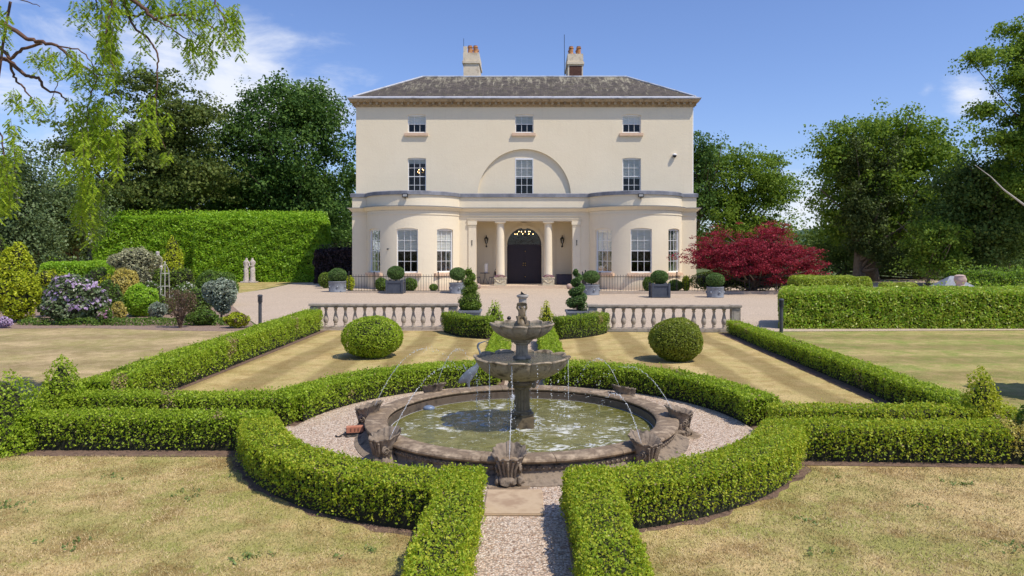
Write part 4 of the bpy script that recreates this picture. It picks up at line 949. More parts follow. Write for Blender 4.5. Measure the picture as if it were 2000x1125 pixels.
rf = MB().add(e0+e1, [(0, 1, 5, 4), (1, 2, 6, 5), (2, 3, 7, 6), (3, 0, 4, 7), (4, 5, 6, 7), (3, 2, 1, 0)]).build('roof', SLATE, H)
s = MB()
for a_, b_ in ((0, 4), (1, 5), (2, 6), (3, 7)): s.tube([Vector(e0[a_])+Vector((0, 0, .02)), Vector(e1[b_-4])+Vector((0, 0, .02))], .065, 8)
s.tube([Vector(e1[0])+Vector((0, 0, .02)), Vector(e1[1])+Vector((0, 0, .02))], .07, 8); s.build('ridge', LEADL, rf, 60)
CPOT = mat('terracotta_pot', (.36, .15, .06), (.50, .24, .10), 5, .85, c3=(.2, .09, .05))
def chimney(xc, w_, yc, d, top, pots, dark):
    z0 = 13.2
    c = MB().box(xc-w_/2, xc+w_/2, yc-d/2, yc+d/2, z0, top-1.05).build('chimney', STUCD, H)
    s = MB().bevbox(xc-w_/2-.08, xc+w_/2+.08, yc-d/2-.08, yc+d/2+.08, top-1.05, top-.82, .03)
    s.box(xc-w_/2-.02, xc+w_/2+.02, yc-d/2-.02, yc+d/2+.02, top-.82, top-.28); s.build('chimney_cap', STUCD, c)
    if dark:
        s = MB().box(xc-w_/2+.10, xc+w_/2-.08, yc-d/2-.012, yc-d/2-.002, top-2.0, top-1.12); s.build('brick_face', mat('dark_brick', (.07, .03, .022), (.13, .06, .04), 6, .9), c)  # flat panel of darker brick on the front of the stack
    for (dx_, dy_) in pots:
        MB().lathe([(.17, top-.30), (.15, top-.2), (.145, top+.12), (.18, top+.16), (.18, top+.21), (.14, top+.24), (.15, top+.30)], (xc+dx_, yc+dy_, 0), 14).build('chimney_pot', CPOT, c, 40)
chimney(-3.72, 1.08, 50.4, 2.6, 16.45, [(-.1, -.95), (.28, -.95), (-.1, -.2), (.3, -.1)], False)
s = MB().box(-3.72-.54, -3.72-.28, 49.1, 49.3, 16.1, 16.62); s.build('chimney_upstand', STUCD, H)
chimney(3.58, 1.05, 50.4, 2.6, 16.38, [(-.28, -1.0), (.25, -1.0), (-.28, -.2), (.25, -.2), (0, .8)], True)
MB().tube([(2.85, 49.6, 14), (2.83, 49.6, 17.6)], .02, 5).tube([(-4.25, 49.2, 16.2), (-4.25, 49.2, 17.2)], .015, 5).build('aerial', BLACK, H)
s = MB().tube([(9.36, 41.95+.62, 4.5), (9.36, 41.95+.62, .05)], .055, 10).tube([(9.36, 42.57, 4.62), (9.36, 42.57, 4.45)], .10, 10); s.build('downpipe', STUC, H, 60)
MB().tube([(10.70, 44.6, 11.4), (10.70, 44.6, 5.9)], .05, 8).build('downpipe', WHITE, H, 60)
MB().box(10.6, 10.9, 50, 55, 9.6, 9.9).prism([(10.6, 9.9), (11.15, 9.9), (10.6, 10.5)], 50, 55).build('side_bay', CORN, H)
# fittings on the front
def lantern(x, label):
    l = thing('wall_lantern', label, 'wall lantern', (x, 45.59, 2.6)); y = 45.40
    MB().tube([(x, 45.58, 2.62), (x, 45.50, 2.58), (x, 45.42, 2.66), (x, y, 2.78)], .022, 8).lathe([(.05, 0), (.06, .05), (.03, .12)], (x, 45.56, 2.54), 10).build('bracket', BLACK, l, 60)
    s = MB().lathe([(.06, 2.78), (.075, 2.80)], (x, y, 0), 6).lathe([(.15, 3.08), (.13, 3.11), (.05, 3.20), (.02, 3.24), (.025, 3.28), (.005, 3.32)], (x, y, 0), 6)
    for k in range(6): a = 2*PI*k/6; s.tube([(x+.07*math.cos(a), y+.07*math.sin(a), 2.79), (x+.13*math.cos(a), y+.13*math.sin(a), 3.09)], .009, 5)
    s.build('cage', BLACK, l); MB().lathe([(.062, 2.80), (.12, 3.08)], (x, y, 0), 6, False).build('lantern_glass', GLASS, l)
    MB().tube([(x, y, 2.8), (x, y, 2.95)], .02, 8).build('candle', WHITE, l)
lantern(-2.46, 'black hexagonal wall lantern left of the front door'); lantern(2.46, 'black hexagonal wall lantern right of the front door')
for x_, lb in ((-3.22, 'left'), (3.22, 'right')):
    s = MB().tube([(x_-.04, YP-.075, 2.93), (x_+.04, YP-.075, 2.93)], .02, 6).tube([(x_, YP-.075, 2.93), (x_, YP-.075, 2.66)], .022, 6).tube([(x_-.035, YP-.075, 2.66), (x_+.035, YP-.075, 2.66)], .02, 6)
    tag(s.build('iron_bracket', BLACK, None, None, (x_, YP-.06, 2.8)), 'small black iron fitting on the %s pilaster of the porch' % lb, 'bracket')
def flood(x, y, lb):
    f = thing('floodlight', lb, 'floodlight', (x, y, 5.45)); MB().bevbox(x-.16, x+.16, y-.16, y-.06, 5.42, 5.64, .01).build('housing', BLACK, f)
    MB().box(x-.12, x+.12, y-.166, y-.1605, 5.47, 5.60).build('lamp_glass', mat('grey_glass', (.4, .4, .38), None, 3, .2), f); MB().tube([(x, y-.08, 5.45), (x, y-.06, 5.34), (x, y-.0, 5.34)], .02, 6).build('arm', BLACK, f)
flood(-6.95, 41.0, 'black floodlight on the parapet of the left bow'); flood(6.8, 41.0, 'black floodlight on the parapet of the right bow')
f = thing('security_camera', 'white dome camera on the upper wall near its right end', 'camera', (9.45, 44.2, 8.3)); MB().ball((9.45, 44.08, 8.28), .12, 12, 8).build('dome', BLACK, f, 60); MB().lathe([(.05, 8.30), (.14, 8.31), (.14, 8.36), (.05, 8.42)], (9.45, 44.08, 0), 14).box(9.40, 9.50, 44.1, 44.2, 8.30, 8.40).build('bracket', WHITE, f, 40)
a = R(-23); tag(MB().tube([(-6.85+2.93*math.sin(a), BCY-2.93*math.cos(a), 2.42), (-6.85+3.05*math.sin(a), BCY-3.05*math.cos(a), 2.40)], .04, 8).build('sensor', BLACK, None, None, (-6.85+2.95*math.sin(a), BCY-2.95*math.cos(a), 2.4)), 'tiny dark sensor on the left bow between its windows', 'sensor')
# ================================================================ porch furniture
IRON = mat('dark_iron', (.035, .03, .05), (.06, .05, .08), 6, .5)
def bistro_chair(x, y, rz, lb):
    c = thing('bistro_chair', lb, 'chair', (x, y, .18), rz, 'bistro chairs in the porch')
    def P(s, nm, m_=IRON): o_ = s.build(nm, m_, None, 60); o_.parent = c
    P(MB().lathe([(.2, .43), (.21, .45), (.2, .47)], (0, 0, 0), 16), 'seat')
    P(MB().tube([(-.17, .17, .45), (-.18, .22, .75), (-.10, .24, .92), (0, .245, .96), (.10, .24, .92), (.18, .22, .75), (.17, .17, .45)], .014, 6).bevbox(-.13, .13, .205, .225, .52, .82, .008), 'backrest')
    for sx_ in (-1, 1):
        for sy in (-1, 1): P(MB().tube([(sx_*.13, sy*.13, .44), (sx_*.19, sy*.2, 0)], .012, 6), 'leg')
bistro_chair(-2.98, 44.3, R(70), 'dark iron bistro chair left of the round porch table'); bistro_chair(-2.02, 44.5, R(-60), 'dark iron bistro chair right of the round porch table')
tb = thing('bistro_table', 'round dark iron table in the left side of the porch', 'table', (-2.5, 44.45, .18))
def P2(s, nm, m_): o_ = s.build(nm, m_, None, 60); o_.parent = tb
P2(MB().lathe([(.30, .70), (.31, .715), (.30, .73)], (0, 0, 0), 20), 'tabletop', IRON)
for k in range(3): a = 2*PI*k/3; P2(MB().tube([(.05*math.cos(a), .05*math.sin(a), .70), (.06*math.cos(a), .06*math.sin(a), .4), (.25*math.cos(a), .25*math.sin(a), 0)], .013, 6), 'leg', IRON)
tag(MB().lathe([(.085, 0), (.11, .02), (.135, .56), (.14, .58), (.12, .58), (.09, .05)], (-2.42, 44.4, .912), 18).build('vase', WHITE, None, 40, (-2.42, 44.4, .912)), 'tall white tapering vase on the iron porch table', 'vase')
bx_ = thing('storage_box', 'black ribbed storage box at the right side of the porch floor', 'box', (2.55, 44.6, .18)); o = MB().bevbox(-.5, .5, -.25, .25, 0, .58, .02).build('body', IRON, None); o.parent = bx_
o = MB().bevbox(-.53, .53, -.28, .28, .585, .64, .02).build('lid', IRON, None); o.parent = bx_
BUFF = mat('carved_buff_stone', (.52, .45, .30), (.62, .55, .40), 4, .85, .4, 30, .005, c3=(.38, .32, .2))
def trough(x, lb):
    c = thing('stone_trough', lb, 'planter', (x, 43.33, .18))
    y = 42.96
    def P(s, nm, m_, sm=None): o_ = s.build(nm, m_, c, sm); return o_
    P(MB().bevbox(x-.36, x+.36, y, y+.42, .22, .60, .015).bevbox(x-.40, x+.40, y-.03, y+.45, .60, .66, .012).bevbox(x-.39, x+.39, y-.02, y+.44, .18, .23, .01), 'trough', BUFF)
    sw = [(x-.26+.52*i/10, y-.012, .50-.14*math.sin(PI*i/10)) for i in range(11)]
    P(MB().tube(sw, .022, 6).ball((x-.26, y-.01, .50), .04, 8, 5).ball((x+.26, y-.01, .50), .04, 8, 5).ball((x, y-.01, .50), .05, 8, 5, (1, .5, 1)), 'swag', BUFF, 60)
    q, Q = blobs_leaves([(x, y+.2, .70, .33, .2, .14)], 1300, .045, .7); quadobj('flowers', [q[:800], q[800:]], [L_pink, L_twig], c, tuple(wloc(c)))
trough(-1.48, 'swagged stone trough with pink flowers before the left porch column'); trough(1.48, 'swagged stone trough with pink flowers before the right porch column')
for x_, y_, lb in ((-2.78, 42.3, 'left'), (2.70, 42.2, 'right')):
    tag(MB().ball((x_, y_, .17), .17, 20, 12).build('stone_ball', mat('pink_stone', (.36, .25, .21), (.46, .34, .29), 8, .85, .4, 30, .006), None, 60, (x_, y_, 0)), 'round pinkish stone ball on the gravel at the %s end of the porch step' % lb, 'stone ball')
# ================================================================ railings
def railing(label, pts, h=1.02, gap=.145):
    r = thing('iron_railing', label, 'railing', (pts[0][0], pts[0][1], 0)); s = MB(); k = MB(); off = Vector((pts[0][0], pts[0][1], 0)); nb = 0
    for a_, b_ in zip(pts[:-1], pts[1:]):
        A, B = Vector((*a_, 0)), Vector((*b_, 0)); L_ = (B-A).length; d = (B-A)/L_
        s.tube([A+Vector((0, 0, h-.12)), B+Vector((0, 0, h-.12))], .016, 4); s.tube([A+Vector((0, 0, .12)), B+Vector((0, 0, .12))], .014, 4)
        n_ = int(L_/gap)
        for i in range(n_):
            if nb >= 96: break
            p = A+d*(L_*(i+.5)/n_); o_ = MB().tube([p+Vector((0, 0, .05)), p+Vector((0, 0, h-.03))], .0085, 4).add([p+Vector((-.015, 0, h-.05)), p+Vector((.015, 0, h-.05)), p+Vector((0, 0, h+.01))], [(0, 1, 2)]).build('bar', BLACK, r); nb += 1
        for p in (A, B) if a_ == pts[0] else (B,): MB().tube([p, p+Vector((0, 0, h+.10))], .03, 8).ball(tuple(p+Vector((0, 0, h+.12))), .04, 8, 6).build('post', BLACK, r, 60)
    s.build('rail', BLACK, r)
railing('black iron railing in front of the left bow', [(-9.6, 38.4), (-8.2, 38.3), (-4.7, 38.3), (-3.5, 39.3), (-3.6, 41.5)])
railing('black iron railing in front of the right bow', [(3.6, 41.3), (3.2, 38.6), (4.1, 38.0), (8.2, 37.7), (12.0, 37.4), (13.4, 37.3)])
KERB = mat('kerb_stone', (.42, .34, .26), (.50, .42, .33), 3, .9)
MB_ = MB().box(-9.7, -3.4, 38.2, 38.5, 0, .10); tag(MB_.build('kerb', KERB), 'low stone kerb under the railing of the left bow', 'kerb')
MB_ = MB().box(3.6, 20, 37.15, 37.3, 0, .16); tag(MB_.build('kerb', KERB), 'low stone kerb under the right railing, running on towards the red maple', 'kerb')
# ================================================================ box hedges of the parterre
def arc(r, a0, a1, n=20): return [(RC[0]+r*math.cos(R(a0+(a1-a0)*i/n)), RC[1]+r*math.sin(R(a0+(a1-a0)*i/n))) for i in range(n+1)]
HG = 'clipped box hedges round the fountain garden'; D = 8600
rm = 3.13
hedge('box_hedge', 'curved clipped box hedge in front and left of the fountain', arc(rm, 262.5, 197.5, 26), .43, .40, .022, D, L_box, group=HG, m2=L_boxold)
hedge('box_hedge', 'curved clipped box hedge in front and right of the fountain', arc(rm, 277.5, 339.5, 26), .43, .40, .022, D, L_box, group=HG, m2=L_boxold)
hedge('box_hedge', 'curved clipped box hedge behind and left of the fountain', arc(rm+.02, 97.5, 172, 26), .44, .40, .03, 4600, L_box, group=HG)
hedge('box_hedge', 'curved clipped box hedge behind and right of the fountain', arc(rm+.02, 82.5, 3.5, 26), .44, .39, .03, 4600, L_box, group=HG)
hedge('box_hedge', 'straight box hedge running to the camera on the left of the front path', [(-.545, 2.6), (-.545, 6.18)], .37, .40, .021, 9500, L_box, group=HG, m2=L_boxold)
hedge('box_hedge', 'straight box hedge running to the camera on the right of the front path', [(.565, 2.6), (.565, 6.18)], .40, .40, .021, 9500, L_boxold, group=HG, m2=L_box)
hedge('box_hedge', 'box hedge on the near side of the left side path', [(-6.0, 8.21), (-3.0, 8.19)], .36, .41, .027, 5200, L_box, group=HG)
hedge('box_hedge', 'box hedge on the far side of the left side path', [(-6.3, 9.42), (-3.05, 9.32)], .36, .40, .029, 4600, L_box, group=HG)
hedge('box_hedge', 'box hedge on the near side of the right side path, with a browned end', [(3.0, 7.80), (5.62, 7.66)], .36, .40, .027, 5200, L_box, group=HG, accent=(5.35, 7.6, .17, L_yell), m2=L_boxold)
hedge('box_hedge', 'box hedge on the far side of the right side path', [(3.05, 8.66), (5.95, 8.56)], .34, .39, .028, 4600, L_box, group=HG, m2=L_boxold)
hedge('box_hedge', 'long tall box hedge from the left end of the left balustrade towards the fountain', [(-6.05, 20.1), (-6.02, 15), (-5.98, 9.75)], .52, .60, .034, 3300, L_box, group=HG, H1=.50)
hedge('box_hedge', 'long low box hedge from the right balustrade towards the fountain garden', [(5.80, 19.5), (5.72, 14), (5.66, 8.85)], .36, .36, .03, 3600, L_box, group=HG, H1=.40)
hedge('box_hedge', 'straight box hedge left of the path between fountain and sundial', [(-.53, 12.2), (-.53, 17.6)], .38, .40, .032, 3600, L_box, group=HG)
hedge('box_hedge', 'straight box hedge right of the path between fountain and sundial', [(.54, 12.2), (.54, 17.6)], .38, .40, .032, 3600, L_box, group=HG)
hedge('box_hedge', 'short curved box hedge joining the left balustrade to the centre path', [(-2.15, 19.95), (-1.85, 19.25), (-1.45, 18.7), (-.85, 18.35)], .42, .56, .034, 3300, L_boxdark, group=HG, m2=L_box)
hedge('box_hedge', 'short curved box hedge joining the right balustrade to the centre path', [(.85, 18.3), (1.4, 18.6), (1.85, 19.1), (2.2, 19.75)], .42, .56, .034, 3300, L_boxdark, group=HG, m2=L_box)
# cones
CG = 'clipped cones in the fountain garden'
cone_tree('box_cone', 'clipped box cone at the outer end of the far left side hedge', -6.22, 9.42, .94, .33, 5200, .034, L_box, group=CG, pw=.75)
cone_tree('box_cone', 'broad clipped cone cut by the left edge of the photo', -6.02, 8.14, .92, .42, 7000, .034, L_box, group=CG, pw=.6)
cone_tree('box_cone', 'clipped box cone at the outer end of the far right side hedge', 5.60, 8.58, .90, .29, 5000, .034, L_boxold, group=CG, pw=.75)
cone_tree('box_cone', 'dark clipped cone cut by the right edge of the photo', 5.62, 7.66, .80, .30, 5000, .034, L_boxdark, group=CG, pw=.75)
cone_tree('box_cone', 'small clipped cone left of the sundial at the end of the centre path', -.80, 18.9, .99, .30, 2600, .042, L_box, group=CG, pw=.7)
cone_tree('box_cone', 'small clipped cone right of the sundial at the end of the centre path', .60, 18.9, 1.0, .26, 2400, .042, L_boxold, group=CG, pw=.7)
# balls on the mown lawns
def ball_shrub(label, x, y, r, h, m):
    shrub('box_ball', label, (x, y), [(0, 0, h*.49, r, r, h*.51)], 15000, .036, m, 'topiary ball', group='box balls on the mown lawns', core=.84, lump=.06)
ball_shrub('wide round box ball on the left mown lawn', -3.28, 15.2, .65, .88, L_box)
ball_shrub('darker round box ball on the right mown lawn', 3.18, 14.7, .55, .90, L_ball)
tag(MB().lathe([(.03, 0), (.03, .4), (.05, .42), (.06, .46), (.03, .50)], (-.42, 19.3, 0), 10).build('garden_spike_light', BLACK, None, 60, (-.42, 19.3, 0)), 'small black spike light between the left small cone and the sundial', 'garden light')
# ================================================================ spirals in square lead planters
def spiral(label, x, y, loose, m):
    r = thing('spiral_topiary', label, 'potted topiary', (x, y, 0), 0, 'spiral topiaries flanking the centre path')
    s = MB().add([(x-.26, y-.26, 0), (x+.26, y-.26, 0), (x+.26, y+.26, 0), (x-.26, y+.26, 0), (x-.32, y-.32, .50), (x+.32, y-.32, .50), (x+.32, y+.32, .50), (x-.32, y+.32, .50)], [(3, 2, 1, 0), (0, 1, 5, 4), (1, 2, 6, 5), (2, 3, 7, 6), (3, 0, 4, 7)])
    s.build('planter', GREYP, r)
    q = MB().bevbox(x-.345, x+.345, y-.345, y-.29, .48, .55, .01).bevbox(x-.345, x+.345, y+.29, y+.345, .48, .55, .01).bevbox(x-.345, x-.29, y-.29, y+.29, .48, .55, .01).bevbox(x+.29, x+.345, y-.29, y+.29, .48, .55, .01); q.build('rim', GREYP, r)
    MB().box(x-.3, x+.3, y-.3, y+.3, .46, .50).build('compost', SOIL, r)
    tubes = []; n_ = 60; tr_ = 3.6; z0, z1 = .66, 1.72; tb_ = MB(); pts = []; rad = []
    for i in range(n_):
        u = i/(n_-1); a = u*tr_*2*PI+.6; rr = (.22-.17*u)*(1 if not loose else .8); pts.append(Vector((x+rr*math.cos(a), y+rr*math.sin(a), z0+(z1-z0)*u))); rad.append((.135-.075*u)*(1.35 if loose else 1))
    tb_.tube(pts, [k*.62 for k in rad], 7)
    nl = 9000; i_ = np.clip((rng.uniform(0, 1, nl)**1.35*(n_-1)).astype(int), 0, n_-1); P = np.array([tuple(p) for p in pts]); rd = np.array(rad)
    d = norm(rng.normal(size=(nl, 3))); Q = P[i_]+d*rd[i_][:, None]*(1+(.35 if loose else .12)*rng.normal(size=(nl, 1))*.5)
    V = [v for v in tb_.v]; Fq = [f for f in tb_.f if len(f) == 4]
    quadobj('foliage', [leafq(Q, d+np.array([0, 0, .25]), .04, .026, .6)], [m, INNER_SHADE], r, (x, y, 0), (V, Fq))
    if loose:
        q2, Q2 = blobs_leaves([(x, y, .68, .33, .33, .17)], 2600, .045, .6); quadobj('foliage_skirt', [q2], [m], r, (x, y, 0))
    MB().tube([(x, y, .5), (x, y, 1.6)], [.022, .012], 6).build('stem', TWIG, r, 60)
spiral('overgrown loose spiral topiary in a grey square planter left of the sundial', -1.62, 20.9, True, L_boxdark)
spiral('neat spiral topiary in a grey square planter right of the sundial', 1.56, 20.7, False, L_topi)
# forecourt planters
def planter(label, x, y, square, w_, h, br_, bz, m, stemmed):
    r = thing('planter', label, 'planter', (x, y, 0), 0, 'ball topiaries in planters before the house')
    if square:
        DG = GREYD
        MB().bevbox(x-w_/2+.03, x+w_/2-.03, y-w_/2+.03, y+w_/2-.03, .06, h-.03, .005).build('box', DG, r)
        s = MB()
        for sx_ in (-1, 1):
            for sy in (-1, 1): cx, cy = x+sx_*(w_/2-.03), y+sy*(w_/2-.03); s.bevbox(cx-.055, cx+.055, cy-.055, cy+.055, 0, h+.02, .008)
        for z_ in (.08, h-.08): s.bevbox(x-w_/2+.08, x+w_/2-.08, y-w_/2-.005, y-w_/2+.04, z_-.05, z_+.05, .006).bevbox(x-w_/2+.08, x+w_/2-.08, y+w_/2-.04, y+w_/2+.005, z_-.05, z_+.05, .006).bevbox(x-w_/2-.005, x-w_/2+.04, y-w_/2+.08, y+w_/2-.08, z_-.05, z_+.05, .006).bevbox(x+w_/2-.04, x+w_/2+.005, y-w_/2+.08, y+w_/2-.08, z_-.05, z_+.05, .006)
        s.build('rail_frame', DG, r)
    else:
        MB().lathe([(w_/2*.96, 0), (w_/2, .02), (w_/2, .05), (w_/2*.97, .07), (w_/2*.97, h-.07), (w_/2, h-.05), (w_/2*1.02, h-.02), (w_/2, h), (w_/2*.9, h), (w_/2*.88, h-.08), (.01, h-.08)], (x, y, 0), 40).build('tub', GREYP, r, 40)
        s = MB(); rr = w_/2*.975
        for k in range(6):
            a = -PI/2+.25+k*PI/3; c_ = (x+rr*math.cos(a), y+rr*math.sin(a), h*.5)
            for q in range(12):
                t_ = 2*PI*q/12; aa = a+.10*math.cos(t_)/rr; s.ball((x+rr*math.cos(aa), y+rr*math.sin(aa), h*.5+.13*math.sin(t_)), .018, 6, 4)
            s.ball(c_, .06, 8, 5, (1, 1, 1.2))
        for k in range(36): a = 2*PI*k/36; s.ball((x+rr*math.cos(a), y+rr*math.sin(a), h-.09), .014, 5, 3)
        s.build('relief', GREYP, r, 60)
    q, Q = blobs_leaves([(x, y, bz, br_, br_, br_*.80)], 5200, .05, .6, .03)
    quadobj('foliage', [q], [m, INNER_SHADE], r, (x, y, 0), blob_core([(x, y, bz, br_, br_, br_*.78)], .86))
    MB().tube([(x, y, h-.1), (x+.02, y, bz)], [.03, .025], 8).build('stem', TWIG, r, 60)
GREYD = mat('slate_painted_timber', (.045, .055, .075), (.07, .08, .10), 8, .55)
def gxy(px, py): z = FPX*HC/(py-YH); return (px-XC)*z/FPX, z
def PL(label, px, ytop, yb, wpx, sq, by, bh, m, stemmed=False):
    x, z = gxy(px, yb); z += .3; x = (px-XC)*z/FPX; k = z/FPX
    planter(label, x, z, sq, wpx*k, HC+(YH-ytop)*k, bh*k, HC+(YH-by)*k, m, stemmed)
PL('round grey lead planter with a box ball at the far left of the forecourt', 659, 549, 571, 34, False, 538, 18, L_topi)
PL('square dark panelled planter with a box ball before the left bow', 773, 547, 574, 32, True, 533, 17, L_topi)
PL('round grey lead planter with a stemmed box ball left of the porch', 894, 552, 574, 33, False, 535, 16, L_topi, True)
PL('round grey lead planter with a stemmed box ball right of the porch', 1155, 556, 577, 32, False, 541, 16, L_topi, True)
PL('square dark panelled planter with a box ball before the right bow', 1288, 553, 582, 34, True, 541, 17, L_topi)
PL('round pale grey lead planter with a box ball at the right end of the forecourt', 1397, 560, 582, 33, False, 547, 18, L_topi)
# plants at the foot of the house
def hs(name, label, px, py, w_, h, m, n=2600, L_=.07, cat='shrub', Y=40.2, **k):
    x = (px-XC)*Y/FPX; kk = Y/FPX; shrub(name, label, (x, Y), [(0, 0, h*kk*.5, w_*kk*.5, .35, h*kk*.5)], n, L_, m, cat, **k)
hs('leafy_shrub', 'bright green shrub behind the square planter of the left bow, left side', 745, 565, 26, 26, L_green)
hs('leafy_shrub', 'bright green shrub behind the square planter of the left bow, right side', 801, 565, 28, 26, L_green)
hs('leafy_shrub', 'low green shrub by the railing near the right end of the left bow', 847, 570, 16, 14, L_green, 1200)
hs('leafy_shrub', 'pale green shrub left of the square planter of the right bow', 1266, 570, 22, 28, L_green)
hs('leafy_shrub', 'green shrub right of the square planter of the right bow', 1318, 570, 30, 22, L_green)
hs('yellow_shrub', 'yellow flowering plant right of the leftmost round planter', 684, 567, 16, 30, L_gold, 1500)
hs('yellow_shrub', 'yellow green plant beside the downpipe of the right bow', 1340, 570, 16, 30, L_gold, 1500)
hs('leafy_shrub', 'dull green bush behind the leftmost round planter', 637, 553, 30, 32, L_boxdark, 2200, Y=43)
# ================================================================ tall laurel hedges on the left
def big_hedge(name, label, x0, x1, y0, y1, h, m, n, L_, group=None, cat='hedge', r=.3, lump=1, spr=.10, m2=None, shear=0):
    """one thick clipped block of hedge, leafy on every side"""
    w_, d_ = x1-x0, y1-y0; A = [w_*h, w_*h*.3, d_*h, d_*h, w_*d_]; f = rng.choice(5, n, p=np.array(A)/sum(A))
    u, v = rng.uniform(0, 1, n), rng.uniform(0, 1, n); P = np.zeros((n, 3)); Q = np.zeros((n, 3))
    P[:, 0] = np.select([f <= 1, f == 2, f == 3, f == 4], [x0+u*w_, np.full(n, x0), np.full(n, x1), x0+u*w_])
    P[:, 1] = np.select([f == 0, f == 1, (f == 2) | (f == 3), f == 4], [np.full(n, y0), np.full(n, y1), y0+u*d_, y0+v*d_])
    P[:, 2] = np.where(f == 4, h, v*h)
    Q[f == 0, 1] = -1; Q[f == 1, 1] = 1; Q[f == 2, 0] = -1; Q[f == 3, 0] = 1; Q[f == 4, 2] = 1
    c = np.array([(x0+x1)/2, (y0+y1)/2, 0]); hx = np.array([w_/2, d_/2, h]); loc_ = (P-c); lim = hx-r
    ex = np.maximum(0, np.abs(loc_)-np.maximum(lim, 0)); ex[:, 2] = np.maximum(0, loc_[:, 2]-(h-r)); l_ = np.linalg.norm(ex, axis=1); over = l_ > r
    k = np.where(over, r/np.maximum(l_, 1e-6), 1)[:, None]
    basep = np.sign(loc_)*np.minimum(np.abs(loc_), np.maximum(lim, 0)); basep[:, 2] = np.minimum(loc_[:, 2], h-r)
    P = c+basep+np.sign(loc_)*ex*k
    d = (wob(P, 1.6, 3)*.10+wob(P, 5, 5)*.07)*lump-rng.exponential(L_*.6, n); d += (f == 4)*(rng.random(n) < spr)*rng.uniform(0, L_*3.2, n)
    P = P+Q*d[:, None]; P[:, 2] = np.maximum(.02, P[:, 2])
    P[:, 0] += shear*(P[:, 1]-y0)
    q = leafq(P, Q+np.array([0, 0, .3]), L_, L_*.5, .62); i_ = L_*1.3+.05
    cr_ = MB().box(x0+i_, x1-i_, y0+i_, y1-i_, 0.003, h-i_*1.3).xf(lambda a_, b_, c_: (a_+shear*(b_-y0), b_, c_)); pk = rng.random(n) < (.35 if m2 else 0)
    o_ = quadobj(name, [q[~pk], q[pk]], [m, m2 or m, INNER_SHADE], None, (x0, y0, 0), (cr_.v, cr_.f)); o_.location = (x0, y0, 0)
    return tag(o_, label, cat, group)
def WX(px, Y): return (px-XC)*Y/FPX
def WZ(py, Y): return HC+(YH-py)*Y/FPX
big_hedge('laurel_hedge', 'tall bright laurel hedge block on the left, behind the pair of statues', WX(372, 51.5), WX(626, 51.5), 51.5, 54.5, WZ(423, 51.5), L_laurel, 66000, .16, 'tall laurel hedges', spr=.42, lump=1.0, r=.5)
big_hedge('laurel_hedge', 'tall bright laurel hedge block further left, behind the golden cone', WX(176, 54), WX(384, 54), 54.0, 57, WZ(421, 54), L_laurel, 50000, .17, 'tall laurel hedges', spr=.16)
big_hedge('copper_hedge', 'dark purple beech hedge between the tall laurel hedge and the house', WX(612, 49), WX(692, 49), 49, 51, WZ(487, 49), L_copper, 12000, .15)
gw = MB().box(WX(600, 55), WX(720, 55), 55, 55.3, 0, WZ(483, 55)); tag(gw.build('garden_wall', STONE), 'old garden wall showing above the purple hedge beside the house', 'wall')
big_hedge('low_hedge', 'low clipped green hedge behind the flower border at the left', WX(72, 36), WX(204, 36), 36, 37, WZ(512, 36), L_laurel, 12000, .11, spr=.02)
# ================================================================ right side hedges
big_hedge('cherry_laurel_hedge', 'long glossy waist high hedge on the right, behind the right lawn', 7.45, 19.5, 20.6, 22.8, 1.14, L_bay, 90000, .08, 'glossy hedges on the right', spr=.012, lump=.5, r=.2, m2=L_laurel, shear=.40)
big_hedge('box_block_hedge', 'low clipped hedge with flat top right of the red maple', WX(1566, 33), WX(1708, 33), 33, 35, WZ(541, 33), L_bay, 22000, .09, 'glossy hedges on the right', spr=.0, lump=.35, m2=L_box)
big_hedge('box_block_hedge', 'lowest thin clipped hedge left of the small slate roof', WX(1730, 35), WX(1800, 35), 35, 36, WZ(553, 35), L_bay, 6000, .08, 'glossy hedges on the right', spr=.0, lump=.3)
big_hedge('yew_hedge', 'dark green hedge cut by the right edge, behind the small slate roof', WX(1888, 34), WX(2060, 34), 34, 36, WZ(531, 34), L_green, 30000, .10, spr=.05, m2=L_laurel)
wr = thing('well_roof', 'small grey slate pyramid roof showing above the right hedge', 'roof', (WX(1860, 30), 30, 0))
x, y = WX(1860, 30), 30
MB().add([(x-.75, y-.6, WZ(562, 30)), (x+.75, y-.6, WZ(562, 30)), (x+.75, y+.6, WZ(562, 30)), (x-.75, y+.6, WZ(562, 30)), (x-.1, y, WZ(539, 30)), (x+.1, y, WZ(539, 30))], [(0, 1, 5, 4), (1, 2, 5), (2, 3, 4, 5), (3, 0, 4), (3, 2, 1, 0)]).build('roof', GREYP, wr)
for sx_ in (-.6, .6):
    for sy in (-.5, .5): MB().bevbox(x+sx_-.06, x+sx_+.06, y+sy-.06, y+sy+.06, 0, WZ(561, 30), .01).build('post', TWIG, wr)
fn = thing('stone_post', 'pinkish lumpy stone post before the small slate roof', 'stone post', (WX(1875, 28.5), 28.5, 0)); x, y = WX(1875, 28.5), 28.5
MB().lathe([(.2, 0), (.2, .85), (.15, .9), (.16, .98), (.22, 1.06), (.23, 1.16), (.19, 1.25), (.2, 1.29), (.12, 1.33), (.01, 1.34)], (x, y, 0), 20, mod=lambda r, z, t_: (r*(1+.06*math.sin(3*t_+z*9)), z)).build('post', mat('pink_stone_post', (.45, .32, .27), (.56, .42, .36), 6, .9, .5, 20, .01), fn, 60)
